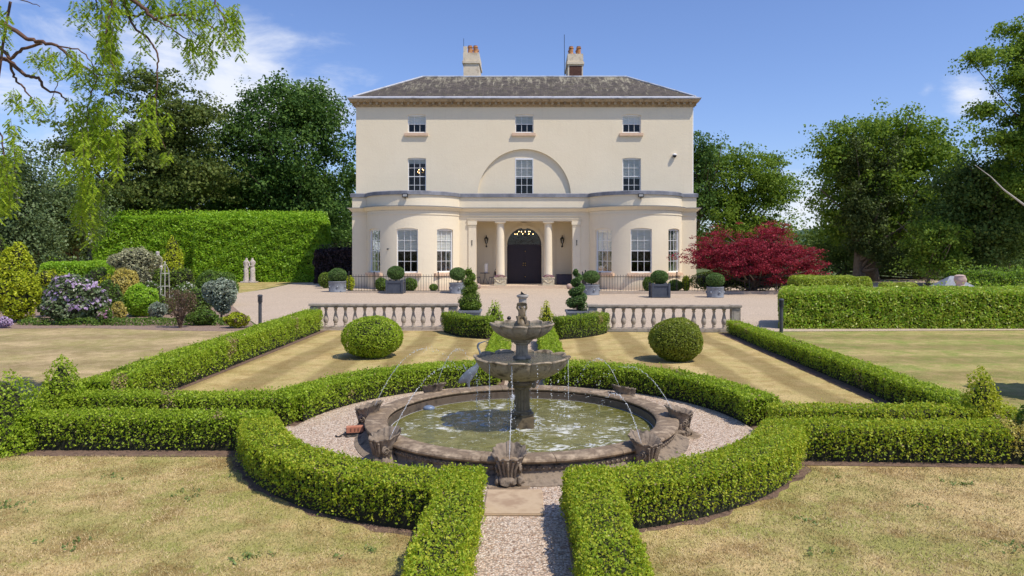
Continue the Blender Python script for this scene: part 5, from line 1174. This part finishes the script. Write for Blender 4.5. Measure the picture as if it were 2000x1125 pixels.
# bollards
def bollard(label, px, ytop, yb):
    x, z = gxy(px, yb); k = z/FPX; h = (yb-ytop)*k; b_ = thing('bollard', label, 'bollard light', (x, z, 0), 0, 'dark bollard lights')
    MB().lathe([(.05, 0), (.05, h-.24)], (x, z, 0), 14).build('pole', BOL, b_, 40)
    s = MB()
    for q in range(7): s.lathe([(.05, h-.24+q*.026), (.075, h-.23+q*.026), (.075, h-.222+q*.026), (.05, h-.215+q*.026)], (x, z, 0), 14)
    s.lathe([(.075, h-.055), (.075, h-.03), (.05, h-.005), (.01, h)], (x, z, 0), 14).build('louvre_head', BOL, b_, 40)
BOL = mat('bollard_grey', (.05, .052, .058), (.08, .083, .09), 10, .5)
bollard('dark bollard light beside the left end of the left balustrade', 508, 575, 641); bollard('dark bollard light against the left end of the glossy right hedge', 1526, 583, 650)
# ================================================================ flower border on the left
def bs(name, label, px, ptop, pbot, wpx, m, Y=None, n=5000, L_=.06, cat='shrub', parts=None, **k):
    k.setdefault('lump', .15); n = int(n*1.35); wild = cat not in ('topiary ball',)
    if Y is None: Y = FPX*HC/(pbot-YH)
    x = WX(px, Y); kk = Y/FPX; h = max(.2, WZ(ptop, Y)); wd = wpx*kk/2
    bl = parts(wd, h) if parts else [(0, 0, h*.52, wd, wd*.8, h*.48)]
    if wild:
        r_ = np.random.default_rng(int(px)+77); ex = []
        for (a_, b_, c_, p_, q_, s_) in bl:
            for j in range(6):
                d_ = r_.normal(size=3); d_[2] = abs(d_[2])*.8+.1; d_ /= np.linalg.norm(d_); f_ = r_.uniform(.30, .5); e_ = r_.uniform(.62, .78)
                ex.append((a_+d_[0]*p_*e_, b_+d_[1]*q_*e_, c_+d_[2]*s_*e_, p_*f_, q_*f_, s_*f_))
        bl = [(a_, b_, c_, p_*.93, q_*.93, s_*.93) for (a_, b_, c_, p_, q_, s_) in bl]+ex
    return shrub(name, label, (x, Y), bl, n, L_, m, cat, **k)
multi = lambda w_, h: [(-.35*w_, 0, h*.45, w_*.62, w_*.6, h*.42), (.38*w_, .1, h*.42, w_*.6, w_*.6, h*.40), (0, -.1, h*.62, w_*.62, w_*.6, h*.38), (-.1*w_, -.25*w_, h*.32, w_*.7, w_*.5, h*.3)]
tall = lambda w_, h: [(0, 0, h*.35, w_, w_*.9, h*.36), (-.05*w_, 0, h*.62, w_*.72, w_*.7, h*.33), (.05*w_, 0, h*.84, w_*.36, w_*.35, h*.17), (-.5*w_, .2, h*.5, w_*.5, w_*.5, h*.3)]
bs('golden_conifer', 'large golden conifer bush at the left edge of the border', 34, 472, 636, 82, L_gold, 22.5, 15000, .085, 'conifer', tall, lump=.16)
bs('dark_bush', 'dark green bush behind the large golden conifer', 0, 462, 600, 60, L_boxdark, 27, 5000, .09, parts=multi)
bs('rhododendron', 'lilac flowering rhododendron in front of the low hedge', 148, 535, 640, 118, L_rhodo, 22.2, 8000, .11, 'shrub', multi, flower=L_lil, ff=.55, lump=.12)
bs('lilac_shrub', 'small lavender coloured plant at the foot of the golden conifer', 8, 620, 645, 30, L_lil, 20.9, 1500, .05, 'plant')
bs('yellow_green_shrub', 'yellow topped bush left of and behind the lilac rhododendron', 100, 524, 575, 66, L_gold, 29, 5000, .08, parts=multi)
bs('leafy_shrub', 'green leafy bush right of the lilac rhododendron', 212, 545, 632, 52, L_green, 23.5, 5000, .075, parts=multi)
bs('golden_bush', 'round cream and yellow bush between rhododendron and green ball', 243, 522, 585, 54, L_yell, 27, 5000, .075)
bs('pale_grassy_shrub', 'large pale sage dome shrub left of the grey bust statue', 264, 482, 565, 84, L_cream, 31, 9000, .08, parts=lambda w_, h: [(0, 0, h*.72, w_, w_*.8, h*.28), (.1*w_, 0, h*.4, w_*.5, w_*.5, h*.4)])
bs('box_dome', 'glossy bright green dome in front of the cream bush', 274, 557, 622, 64, L_laurel, 24.5, 6000, .065, cat='topiary ball')
bs('white_flower_shrub', 'small white flowering bush behind the bright green dome', 300, 550, 585, 36, L_green, 28.5, 2200, .06, flower=L_white, ff=.6)
bs('golden_cone', 'golden conifer cone in front of the tall laurel hedge', 336, 461, 560, 50, L_gold, 40, 7000, .10, 'conifer', lambda w_, h: [(0, 0, h*.30, w_, w_, h*.30), (0, 0, h*.52, w_*.8, w_*.8, h*.28), (0, 0, h*.74, w_*.48, w_*.48, h*.22), (0, 0, h*.88, w_*.22, w_*.22, h*.12)])
bs('dark_box_cloud', 'dark clipped bush below the golden cone', 330, 523, 570, 96, L_boxdark, 33, 6000, .08, parts=lambda w_, h: [(-.5*w_, 0, h*.5, w_*.52, w_*.4, h*.5), (.5*w_, 0, h*.52, w_*.5, w_*.4, h*.5), (0, 0, h*.45, w_*.5, w_*.4, h*.45)])
bs('box_dome', 'green dome behind the silver leaved bush', 422, 528, 580, 84, L_green, 29.5, 7000, .07, cat='topiary ball')
bs('white_flower_shrub', 'white flowered bush between the bronze twiggy shrub and the dark clipped bush', 362, 552, 600, 56, L_green, 27, 3200, .06, flower=L_white, ff=.5)
bs('bronze_shrub', 'open twiggy bronze leaved shrub at the front of the border', 352, 562, 650, 66, L_twig, 20.9, 3600, .042, 'shrub', lambda w_, h: [(-.4*w_, 0, h*.62, w_*.5, w_*.5, h*.36), (.45*w_, 0, h*.64, w_*.5, w_*.5, h*.36), (0, 0, h*.5, w_*.55, w_*.5, h*.4)], core=None, spread=.9, vol=.8, stem=.02)
s = MB(); x, y = WX(352, 20.9), 20.9
for k in range(34):
    a = rng.uniform(0, 2*PI); rr = rng.uniform(.1, .5); s.tube(bez([(x+.03*math.cos(a), y+.03*math.sin(a), 0), (x+rr*.3*math.cos(a), y+rr*.3*math.sin(a), .5), (x+rr*math.cos(a), y+rr*math.sin(a)*.7, rng.uniform(.8, 1.2))], 6), [.012, .010, .008, .006, .005, .003], 4)
tw = [o for o in bpy.data.objects if o.name == 'bronze_shrub'][0]; s.build('branches', TWIG, tw)
bs('silver_bush', 'silver leaved standard bush at the right end of the border', 432, 543, 640, 66, L_silver, 22.5, 6500, .085, 'shrub', lambda w_, h: [(0, 0, h*.66, w_, w_*.8, h*.34), (.1*w_, 0, h*.38, w_*.5, w_*.5, h*.2)])
bs('leafy_shrub', 'low green plants under the silver bush', 398, 605, 640, 60, L_green, 21.7, 3000, .07, 'plant')
bs('variegated_bush', 'small red and yellow bush nearest the long left hedge', 464, 611, 645, 46, L_gold, 20.9, 2600, .055, flower=L_twig, ff=.8)
bs('silver_bush', 'small pale silver bush right of the bright green dome', 308, 590, 630, 36, L_silver, 23.6, 2200, .06)
bs('yellow_flower_plant', 'small cream and yellow flowered plant beside the rhododendron', 232, 590, 636, 30, L_yell, 22.6, 1600, .06, 'plant')
bs('leafy_shrub', 'dark green filler bush between the golden conifer and the lilac rhododendron', 92, 560, 632, 40, L_green, 24.5, 3500, .08, parts=multi)
bs('leafy_shrub', 'mid green bush in front of the right end of the low clipped hedge', 196, 520, 590, 60, L_green, 31, 3500, .09, parts=multi)
bs('leafy_shrub', 'feathery pale green clump at the foot of the pale sage dome', 272, 515, 575, 50, L_cream, 29.5, 3000, .09, parts=multi)
bs('leafy_shrub', 'dark bush between the bright green dome and the bronze shrub', 316, 575, 625, 50, L_boxdark, 25.2, 3500, .07, parts=multi)
bs('leafy_shrub', 'green bush behind the bronze shrub, left of the silver leaved bush', 388, 560, 625, 50, L_green, 24.5, 3500, .07, parts=multi)
bs('leafy_shrub', 'bright green clump at the left edge behind the golden conifer', 12, 480, 590, 70, L_laurel, 30, 4500, .1, parts=multi)
bs('pale_flower_plant', 'pale pink flowering clump at the right foot of the rhododendron', 205, 600, 636, 30, L_green, 21.8, 1800, .06, 'plant', flower=L_pink, ff=.5)
bs('leafy_shrub', 'yellowish leafy bush just left of the cream and yellow bush', 212, 535, 600, 44, L_gold, 27.8, 3000, .08, parts=multi)
gc = []
Yg = 21.9
q, Q = blobs_leaves([(WX(px, Yg-.1*(i % 3)), Yg-.1*(i % 3), .07, .38, .25, .16) for i, px in enumerate(range(60, 470, 16))], 15000, .06, .8, .2, vol=.3)
tag(quadobj('ground_cover', [q], [L_green]), 'low green ground cover along the front of the flower border', 'ground cover', kind='stuff')
# wire obelisk
ob = thing('wire_obelisk', 'pale wire garden obelisk standing in the border', 'obelisk', (WX(322, 25.5), 25.5, 0)); x, y = WX(322, 25.5), 25.5; hz = WZ(514, 25.5)
WIRE = mat('pale_wire', (.55, .52, .42), None, 5, .6)
s = MB()
for k in range(6):
    a = k*PI/3; s.tube([(x+.19*math.cos(a), y+.19*math.sin(a), 0), (x+.15*math.cos(a), y+.15*math.sin(a), hz*.8), (x+.14*math.cos(a), y+.14*math.sin(a), hz*.86), (x+.07*math.cos(a), y+.07*math.sin(a), hz*.95), (x, y, hz)], .009, 5)
s.build('upright', WIRE, ob); s = MB()
for z_, r_ in ((hz*.3, .175), (hz*.55, .163), (hz*.8, .15)): s.tube([(x+r_*math.cos(2*PI*k/24), y+r_*math.sin(2*PI*k/24), z_) for k in range(25)], .008, 5, False)
s.build('hoop', WIRE, ob); MB().ball((x, y, hz+.03), .035, 8, 6).build('finial', WIRE, ob, 60)
# statues
def person_statue(px, ytop, ybase, lb, Y, bust=False):
    x = WX(px, Y); kk = Y/FPX; h = (ybase-ytop)*kk; z0 = WZ(ybase, Y)
    return x, Y, z0, h
x = WX(487, 50.6); Y = 50.6
ps = thing('statue_pair', 'pale stone statue of two standing draped figures in front of the tall laurel hedge', 'statue', (x, Y, 0))
MB().bevbox(x-.55, x+.55, Y-.3, Y+.3, 0, .10, .02).build('plinth', STATUE, ps)
def figure(dx, fl, name):
    v = [(0, 0, .95), (0, 0, 1.15), (0, 0, 1.36), (0, 0, 1.50), (fl*.02, 0, 1.62), (fl*.02, -.01, 1.72),
         (.09, 0, .88), (.10, -.04, .48), (.11, 0, .06), (-.09, 0, .88), (-.10, 0, .48), (-.10, .02, .06),
         (.17, 0, 1.42), (.20+fl*.06, -.06, 1.18), (.10+fl*.22, -.16, 1.12), (-.17, 0, 1.42), (-.20+fl*.05, -.03, 1.17), (-.12+fl*.16, -.10, .98)]
    e = [(0, 1), (1, 2), (2, 3), (3, 4), (4, 5), (0, 6), (6, 7), (7, 8), (0, 9), (9, 10), (10, 11), (3, 12), (12, 13), (13, 14), (3, 15), (15, 16), (16, 17)]
    rr = [.15, .12, .15, .09, .06, .105, .10, .07, .05, .10, .07, .05, .06, .045, .035, .06, .045, .035]
    o_ = skin(name, v, e, rr, STATUE, ps, (dx, 0, .08), 2)
    MB().lathe([(.20, .10), (.18, .3), (.16, .6), (.17, .95), (.13, 1.05)], (x+dx, Y, 0), 20, mod=lambda r, z, t_: (r*(1+.10*math.sin(7*t_+z*3)), z)).build('drapery', STATUE, o_, 60).location = (-dx, 0, -.08) if False else (0, 0, 0)
figure(-.22, 1, 'figure'); figure(.24, -1, 'figure')
x = WX(308, 35); Y = 35; zt = WZ(484, Y)
bu = thing('garden_statue', 'grey stone female bust on a tapering pillar beside the pale dome shrub', 'statue', (x, Y, 0))
MB().lathe([(.26, 0), (.25, .3), (.22, zt-1.0), (.24, zt-.95), (.20, zt-.9), (.17, zt-.75)], (x, Y, 0), 20, mod=lambda r, z, t_: (r*(1+.06*math.sin(6*t_+z*2)), z)).build('pillar', STATUE, bu, 60)
skin('bust', [(0, 0, zt-.85), (0, 0, zt-.66), (0, 0, zt-.48), (0, 0, zt-.36), (0, -.01, zt-.26), (0, 0, zt-.17), (.15, 0, zt-.52), (.19, .02, zt-.70), (-.15, 0, zt-.52), (-.19, .02, zt-.70)], [(0, 1), (1, 2), (2, 3), (3, 4), (4, 5), (2, 6), (6, 7), (2, 8), (8, 9)], [.15, .15, .12, .06, .10, .11, .07, .055, .07, .055], STATUE, bu)
# ================================================================ trees
TG = 'tall trees behind the garden'
tree('oak_tree', 'broad dark green oak left of the house', (WX(560, 64), 66), bpx([(550, 300, 118, 118), (470, 320, 58, 95), (635, 330, 52, 105), (560, 222, 78, 56), (500, 425, 95, 60), (628, 430, 62, 60), (608, 240, 46, 50, 1), (492, 245, 55, 55), (520, 400, 100, 90, 3)], 64), 2300, 1.05, 34, .26, L_oak, tr=.6, group=TG, flat=.7, shell=.5)
tree('old_pine_tree', 'dark spreading tree with layered branches behind the hanging robinia twigs', (WX(290, 58), 60), bpx([(290, 190, 62, 52), (250, 270, 95, 52), (350, 250, 70, 55), (180, 300, 60, 30, -2), (300, 350, 110, 60), (235, 380, 90, 50), (370, 340, 55, 75), (400, 230, 26, 26)], 58), 1500, 1.0, 34, .24, L_pine, tr=.5, group=TG, flat=.35, shell=.35)
tree('pine_tree', 'dark low tree between the two big left trees', (WX(385, 70), 70), bpx([(385, 370, 60, 80), (430, 400, 50, 60), (340, 400, 60, 50)], 70), 520, 1.1, 30, .26, L_wood, tr=.4, group=TG)
tree('spruce_tree', 'pendulous blue green spruce at the left edge', (WX(35, 42), 43), bpx([(35, 345, 22, 40), (35, 400, 46, 50), (30, 450, 64, 50), (40, 490, 70, 40)], 42), 620, .75, 40, .16, L_spruce, tr=.3, group=TG, flat=1.5, shell=.5)
tree('grey_bush_tree', 'grey green small leaved tree between spruce and laurel hedge', (WX(115, 46), 48), bpx([(105, 390, 44, 70), (150, 430, 40, 50), (90, 460, 50, 45), (150, 480, 40, 35)], 46), 620, .75, 36, .15, L_grey, tr=.25, group=TG)
tree('dark_shrub_tree', 'dark leafy understorey tree above the left end of the low hedge', (WX(150, 62), 64), bpx([(190, 400, 40, 50), (240, 390, 50, 40), (130, 440, 50, 56)], 64), 360, .8, 32, .18, L_wood, tr=.25, group=TG)
tree('woodland_tree', 'dark tree filling the gap just left of the house behind the oak', (WX(665, 75), 76), bpx([(660, 410, 50, 70), (610, 440, 60, 50), (540, 440, 90, 40), (700, 440, 40, 60)], 76), 700, 1.2, 30, .28, L_wood, tr=.4, group=TG)
tree('lime_tree', 'light green round headed tree right of the house behind the maple', (WX(1455, 62), 65), bpx([(1450, 350, 88, 58), (1395, 360, 48, 62), (1505, 345, 40, 40), (1480, 310, 48, 22), (1470, 410, 95, 42), (1405, 320, 46, 30), (1400, 430, 50, 30), (1520, 400, 22, 50), (1440, 445, 84, 34), (1420, 410, 60, 40)], 62), 1150, .8, 32, .2, L_lime, tr=.38, group=TG, flat=.5, shell=.35, limbs=34)
tree('chestnut_tree', 'dark tree standing close behind the right corner of the house', (WX(1362, 60), 62), bpx([(1360, 330, 30, 70), (1368, 400, 26, 40)], 60), 260, .8, 32, .22, L_oak, tr=.3, group=TG)
tree('ivy_clad_tree', 'tall ivy clad tree with dark columns at centre right', (WX(1715, 52), 53), bpx([(1660, 290, 50, 45), (1730, 270, 62, 48), (1800, 300, 52, 50), (1700, 380, 90, 80), (1780, 400, 70, 70), (1640, 320, 34, 34), (1840, 330, 42, 40), (1665, 430, 40, 70)], 52), 1750, .75, 34, .21, L_lime, tr=.5, group=TG, flat=.6, shell=.25, limbs=46, bark=BARK, bspread=1.25)
tree('ivy_column', 'dense dark ivy column growing up the twin trunks at centre right', (WX(1690, 50), 51), bpx([(1672, 360, 17, 80), (1722, 340, 17, 70), (1690, 430, 36, 70), (1712, 470, 34, 60), (1668, 290, 12, 24), (1730, 285, 12, 24)], 50), 900, .42, 34, .15, L_ivy, tr=.42, group=TG, flat=1, limbs=20)
tree('sycamore_tree', 'near sycamore reaching in from the right edge above the others', (WX(2060, 42), 42), bpx([(2050, 260, 60, 90), (2050, 120, 50, 60), (2000, 240, 50, 50), (2010, 350, 50, 40), (1945, 110, 50, 26), (2000, 75, 36, 45), (1975, 150, 46, 34), (2010, 200, 40, 60), (1925, 232, 34, 20), (1945, 268, 40, 20), (1990, 300, 34, 34), (1905, 122, 24, 14), (2060, 200, 50, 150)], 42), 1500, .55, 34, .17, L_lime, tr=.2, group=TG, flat=.6, shell=.25, limbs=34, bark=BARKR, bspread=1.0, bough=18)
tree('copse_tree', 'dark leafy tree low at the right edge behind the yew hedge', (WX(1960, 46), 47), bpx([(1940, 400, 70, 80), (1990, 370, 40, 90), (1880, 430, 60, 60), (1920, 490, 90, 40), (1900, 360, 50, 40)], 46), 1300, .75, 34, .19, L_wood, tr=.34, group=TG, shell=.35)
tree('copse_tree', 'shaded woodland tree behind the low hedge right of the maple', (WX(1650, 58), 59), bpx([(1640, 470, 60, 50), (1730, 480, 80, 46), (1820, 470, 60, 50), (1620, 500, 50, 30), (1780, 500, 80, 30), (1850, 490, 50, 36), (1660, 528, 60, 20, -3), (1760, 528, 70, 20, -3), (1860, 528, 60, 22, -3), (1950, 525, 70, 24, -3)], 58), 1300, .85, 34, .21, L_wood, tr=.34, group=TG)
tree('copse_tree', 'bushy pale green sapling in front of the shaded wood', (WX(1830, 44), 45), bpx([(1835, 470, 26, 50), (1820, 500, 40, 26), (1862, 495, 30, 30)], 44), 260, .55, 30, .16, L_lime, tr=.12, group=TG)
s = MB().tube([at(2085, 455, 42), at(2040, 430, 41), at(2000, 400, 40), at(1960, 370, 40.3), at(1935, 345, 40.5), at(1904, 322, 41)], [.09, .075, .055, .04, .025, .010], 8); tag(s.build('dead_branch', mat('bleached_wood', (.42, .38, .33), (.55, .5, .45), 8, .9), None, 60), 'bare pale dead branch sticking out of the trees at the right edge', 'branch')
def far(label, px, pts, Y, n, m): tree('distant_tree', label, (WX(px, Y), Y), bpx(pts, Y), n, 1.9, 24, .5, m, tr=.5, group='distant trees')
far('far tree line behind the red maple', 1400, [(1400, 470, 70, 22), (1480, 468, 70, 20), (1540, 474, 50, 14)], 110, 260, L_wood)
far('far tree line on the left behind the border', 100, [(40, 440, 90, 60), (160, 430, 90, 70), (260, 440, 90, 60)], 100, 700, L_wood)
far('far tree line on the left behind the oak', 460, [(400, 450, 90, 50), (520, 450, 90, 50), (630, 460, 70, 50)], 100, 500, L_wood)
far('far tree line on the right behind the copse', 1800, [(1660, 460, 90, 40), (1790, 450, 100, 50), (1930, 430, 100, 80), (2030, 420, 60, 90)], 100, 800, L_wood)
# red maple
tree('red_maple', 'wide crimson Japanese maple right of the house', (WX(1475, 38.5), 38.7), bpx([(1430, 470, 46, 32), (1490, 478, 60, 34, .5), (1395, 500, 48, 30, -.3), (1540, 490, 52, 30), (1450, 510, 80, 34, -.8), (1560, 512, 40, 28), (1500, 520, 66, 30, -.8), (1378, 518, 22, 14), (1525, 462, 26, 16)], 38.5), 1150, .42, 44, .085, L_maple, tr=.16, flat=.32, shell=.72, limbs=80, bark=BARK)
x = WX(1475, 39.6)
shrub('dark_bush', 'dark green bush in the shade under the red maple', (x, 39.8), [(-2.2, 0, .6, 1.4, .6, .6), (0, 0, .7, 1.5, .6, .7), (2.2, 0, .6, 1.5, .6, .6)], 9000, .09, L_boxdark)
tag(MB().box(WX(1420, 37.2), WX(1600, 37.2), 37.35, 38.2, 0, .14).build('kerb_bed', SOIL), 'raised soil bed under the red maple', 'flower bed')
# off-frame tree whose shade falls on the right lawn
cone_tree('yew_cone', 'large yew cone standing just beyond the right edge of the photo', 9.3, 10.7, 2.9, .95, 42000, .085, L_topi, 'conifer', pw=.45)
# ================================================================ robinia hanging in from the left
RY = 10.0
rb = thing('robinia_tree', 'robinia with drooping light green twigs hanging in over the top left of the view', 'tree', (-9.8, RY+.2, 0))
def rp(x, y, d=0): return at(x, y, RY+d)
br_l = [([(-160, 130), (-60, 60), (0, 45), (50, 73), (82, 83), (110, 90), (150, 120), (190, 150)], .042, .012, 0), ([(-160, 150), (-40, 100), (0, 95), (20, 113), (45, 97), (82, 83)], .03, .02, .1),
        ([(-160, 150), (-50, 125), (0, 113), (25, 125), (50, 148), (75, 152), (88, 175), (115, 182), (130, 197)], .04, .010, .2), ([(20, 122), (28, 150), (45, 170), (60, 190), (70, 210)], .02, .006, .2),
        ([(-200, 60), (-60, -60), (120, -50), (220, -20), (280, 15), (300, 35), (350, 30), (400, 45), (430, 65)], .045, .008, -.1), ([(240, 0), (260, 50), (290, 75), (308, 105), (307, 140), (305, 190), (310, 250), (325, 292)], .02, .003, 0),
        ([(120, -50), (200, -10), (250, 30), (290, 15), (290, -30)], .026, .01, .1), ([(300, 35), (340, 60), (385, 90), (400, 130)], .014, .004, 0), ([(190, 150), (175, 200), (170, 260), (165, 330), (160, 400)], .012, .004, .1), ([(150, 120), (130, 150), (115, 160), (100, 200)], .01, .004, .1),
        ([(220, -20), (215, 30), (205, 80), (225, 140)], .016, .004, -.2), ([(430, -50), (420, 0), (440, 40), (455, 80)], .018, .004, -.1), ([(350, 30), (375, 60), (410, 90), (400, 120)], .012, .003, .1), ([(110, 90), (160, 100), (185, 135), (195, 150)], .012, .003, -.1),
        ([(20, 0), (-10, 200), (5, 280), (8, 340)], .02, .006, .1), ([(180, -20), (190, 20), (150, -5)], .012, .004, 0), ([(60, -20), (20, -10), (60, 5), (78, 12)], .012, .004, 0)]
s = MB()
for pts, r0, r1, d in br_l:
    w3 = [Vector(rp(x_, y_, d)) for x_, y_ in pts]; cr3 = cat_rom(w3, 5); n_ = len(cr3); cr3 = [p+Vector(tuple(rng.normal(size=3)*.008)) for p in cr3]
    s.tube(cr3, [r0+(r1-r0)*i/(n_-1) for i in range(n_)], 7)
s.tube(bez([(-9.8, RY+.2, 0), (-9.9, RY+.2, 2.5), (-9.3, RY+.1, 4.2), rp(-160, 130)], 14), [.28-.016*i for i in range(14)], 12)
s.tube(bez([(-9.75, RY+.2, 3.0), (-9.5, RY, 5.0), rp(-220, 40, -.1), rp(-200, 60, -.1)], 8), [.14-.010*i for i in range(8)], 8)
s.build('trunk', BARKR, rb, 60)
# drooping leafy strands: (x, y top, length, spread px, count)
clus = [(210, 0, 90, 26, 9), (205, 70, 95, 22, 9), (225, 20, 120, 16, 7), (190, -10, 60, 20, 6), (148, 10, 55, 10, 3), (250, -15, 55, 40, 7), (330, 5, 60, 40, 8), (390, 0, 50, 30, 7), (430, 0, 75, 28, 10), (455, 20, 72, 14, 7), (400, 50, 75, 18, 7), (375, 80, 60, 14, 5), (412, 90, 42, 12, 4), (275, 60, 55, 14, 3), (345, 70, 40, 24, 4),
        (95, 95, 50, 34, 7), (70, 95, 30, 16, 3), (150, 100, 50, 26, 7), (175, 130, 50, 18, 6), (135, 130, 55, 20, 4), (30, 180, 40, 18, 6), (72, 190, 36, 16, 5), (150, 190, 80, 30, 9), (185, 200, 90, 36, 13), (215, 190, 80, 30, 9), (160, 250, 95, 24, 12), (200, 260, 80, 22, 9), (230, 270, 70, 16, 7), (165, 330, 100, 16, 11), (180, 360, 90, 16, 9), (160, 400, 60, 14, 7), (150, 290, 60, 18, 6),
        (305, 180, 60, 18, 4), (280, 200, 80, 20, 5), (320, 230, 30, 16, 4), (330, 290, 28, 10, 4), (300, 235, 40, 14, 4), (270, 270, 40, 12, 3), (5, 250, 60, 14, 5), (8, 300, 110, 14, 12), (14, 340, 70, 12, 8), (25, 240, 40, 14, 3), (0, 10, 70, 12, 5), (360, 20, 50, 20, 5), (300, 10, 40, 20, 4), (225, 90, 70, 14, 5), (350, -10, 50, 60, 9), (260, -20, 40, 40, 6)]
LP = []; LN = []; LU = []; s = MB(); W2 = []
for (cx, cy, ln, sp, ct) in clus:
    for k in range(max(2, int(ct*.74))):
        x0 = cx+rng.normal()*sp*.6; y0 = cy+rng.uniform(-12, 14); d = rng.normal()*.35; L0 = ln*rng.uniform(.5, 1.15); P0 = Vector(rp(x0, y0, d)); l_ = L0*RY/FPX
        sw = rng.normal(size=2)*.10*l_; P1 = P0+Vector((sw[0]*.3, sw[1]*.3, -l_*.5)); P2_ = P0+Vector((sw[0], sw[1], -l_)); cv = bez([P0, P1, P2_], 7); s.tube(cv, .0028, 4)
        nf = int(l_/.045)+2
        for f in range(nf):    # each frond: a bent rachis with paired leaflets
            p = Vector(cv[min(6, int(f/nf*7))]); az = rng.uniform(0, 2*PI); fl_ = rng.uniform(.07, .14); dr = Vector((math.cos(az), math.sin(az), -.5-rng.uniform(0, .9))).normalized(); sd = dr.cross(Vector((0, 0, 1))).normalized()
            for q in range(6):
                t_ = (q+1)/6; c0 = p+dr*fl_*t_+Vector((0, 0, -.02*t_*t_))
                for sg in (-1, 1):
                    LP.append(c0+sd*sg*.012); LU.append(sd*sg+dr*.35+Vector((0, 0, -.35))); LN.append(Vector((rng.normal()*.5, rng.normal()*.5, 1)))
        if rng.random() < .16: W2.append(P2_)
tag(s.build('twigs', TWIG, rb), kind='stuff')
P = np.array([tuple(p) for p in LP]); U = norm(np.array([tuple(p) for p in LU])); Nn = np.array([tuple(p) for p in LN]); V_ = norm(np.cross(norm(Nn), U)); sz = rng.uniform(.8, 1.25, (len(P), 1))
u = U*.024*sz; v = V_*.0115*sz; P = P+u
quadobj('leaves', [np.stack([P-u, P+v, P+u, P-v], 1)], [L_rob], rb, (-9.8, RY+.2, 0))
fb = []
for p in W2: 
    for q in range(36): fb.append((p.x+rng.normal()*.018, p.y+rng.normal()*.018, p.z+rng.uniform(-.02, .12)))
fb = np.array(fb); quadobj('blossom', [leafq(fb, rng.normal(size=fb.shape), .018, .014, .9)], [L_white], rb, (-9.8, RY+.2, 0))
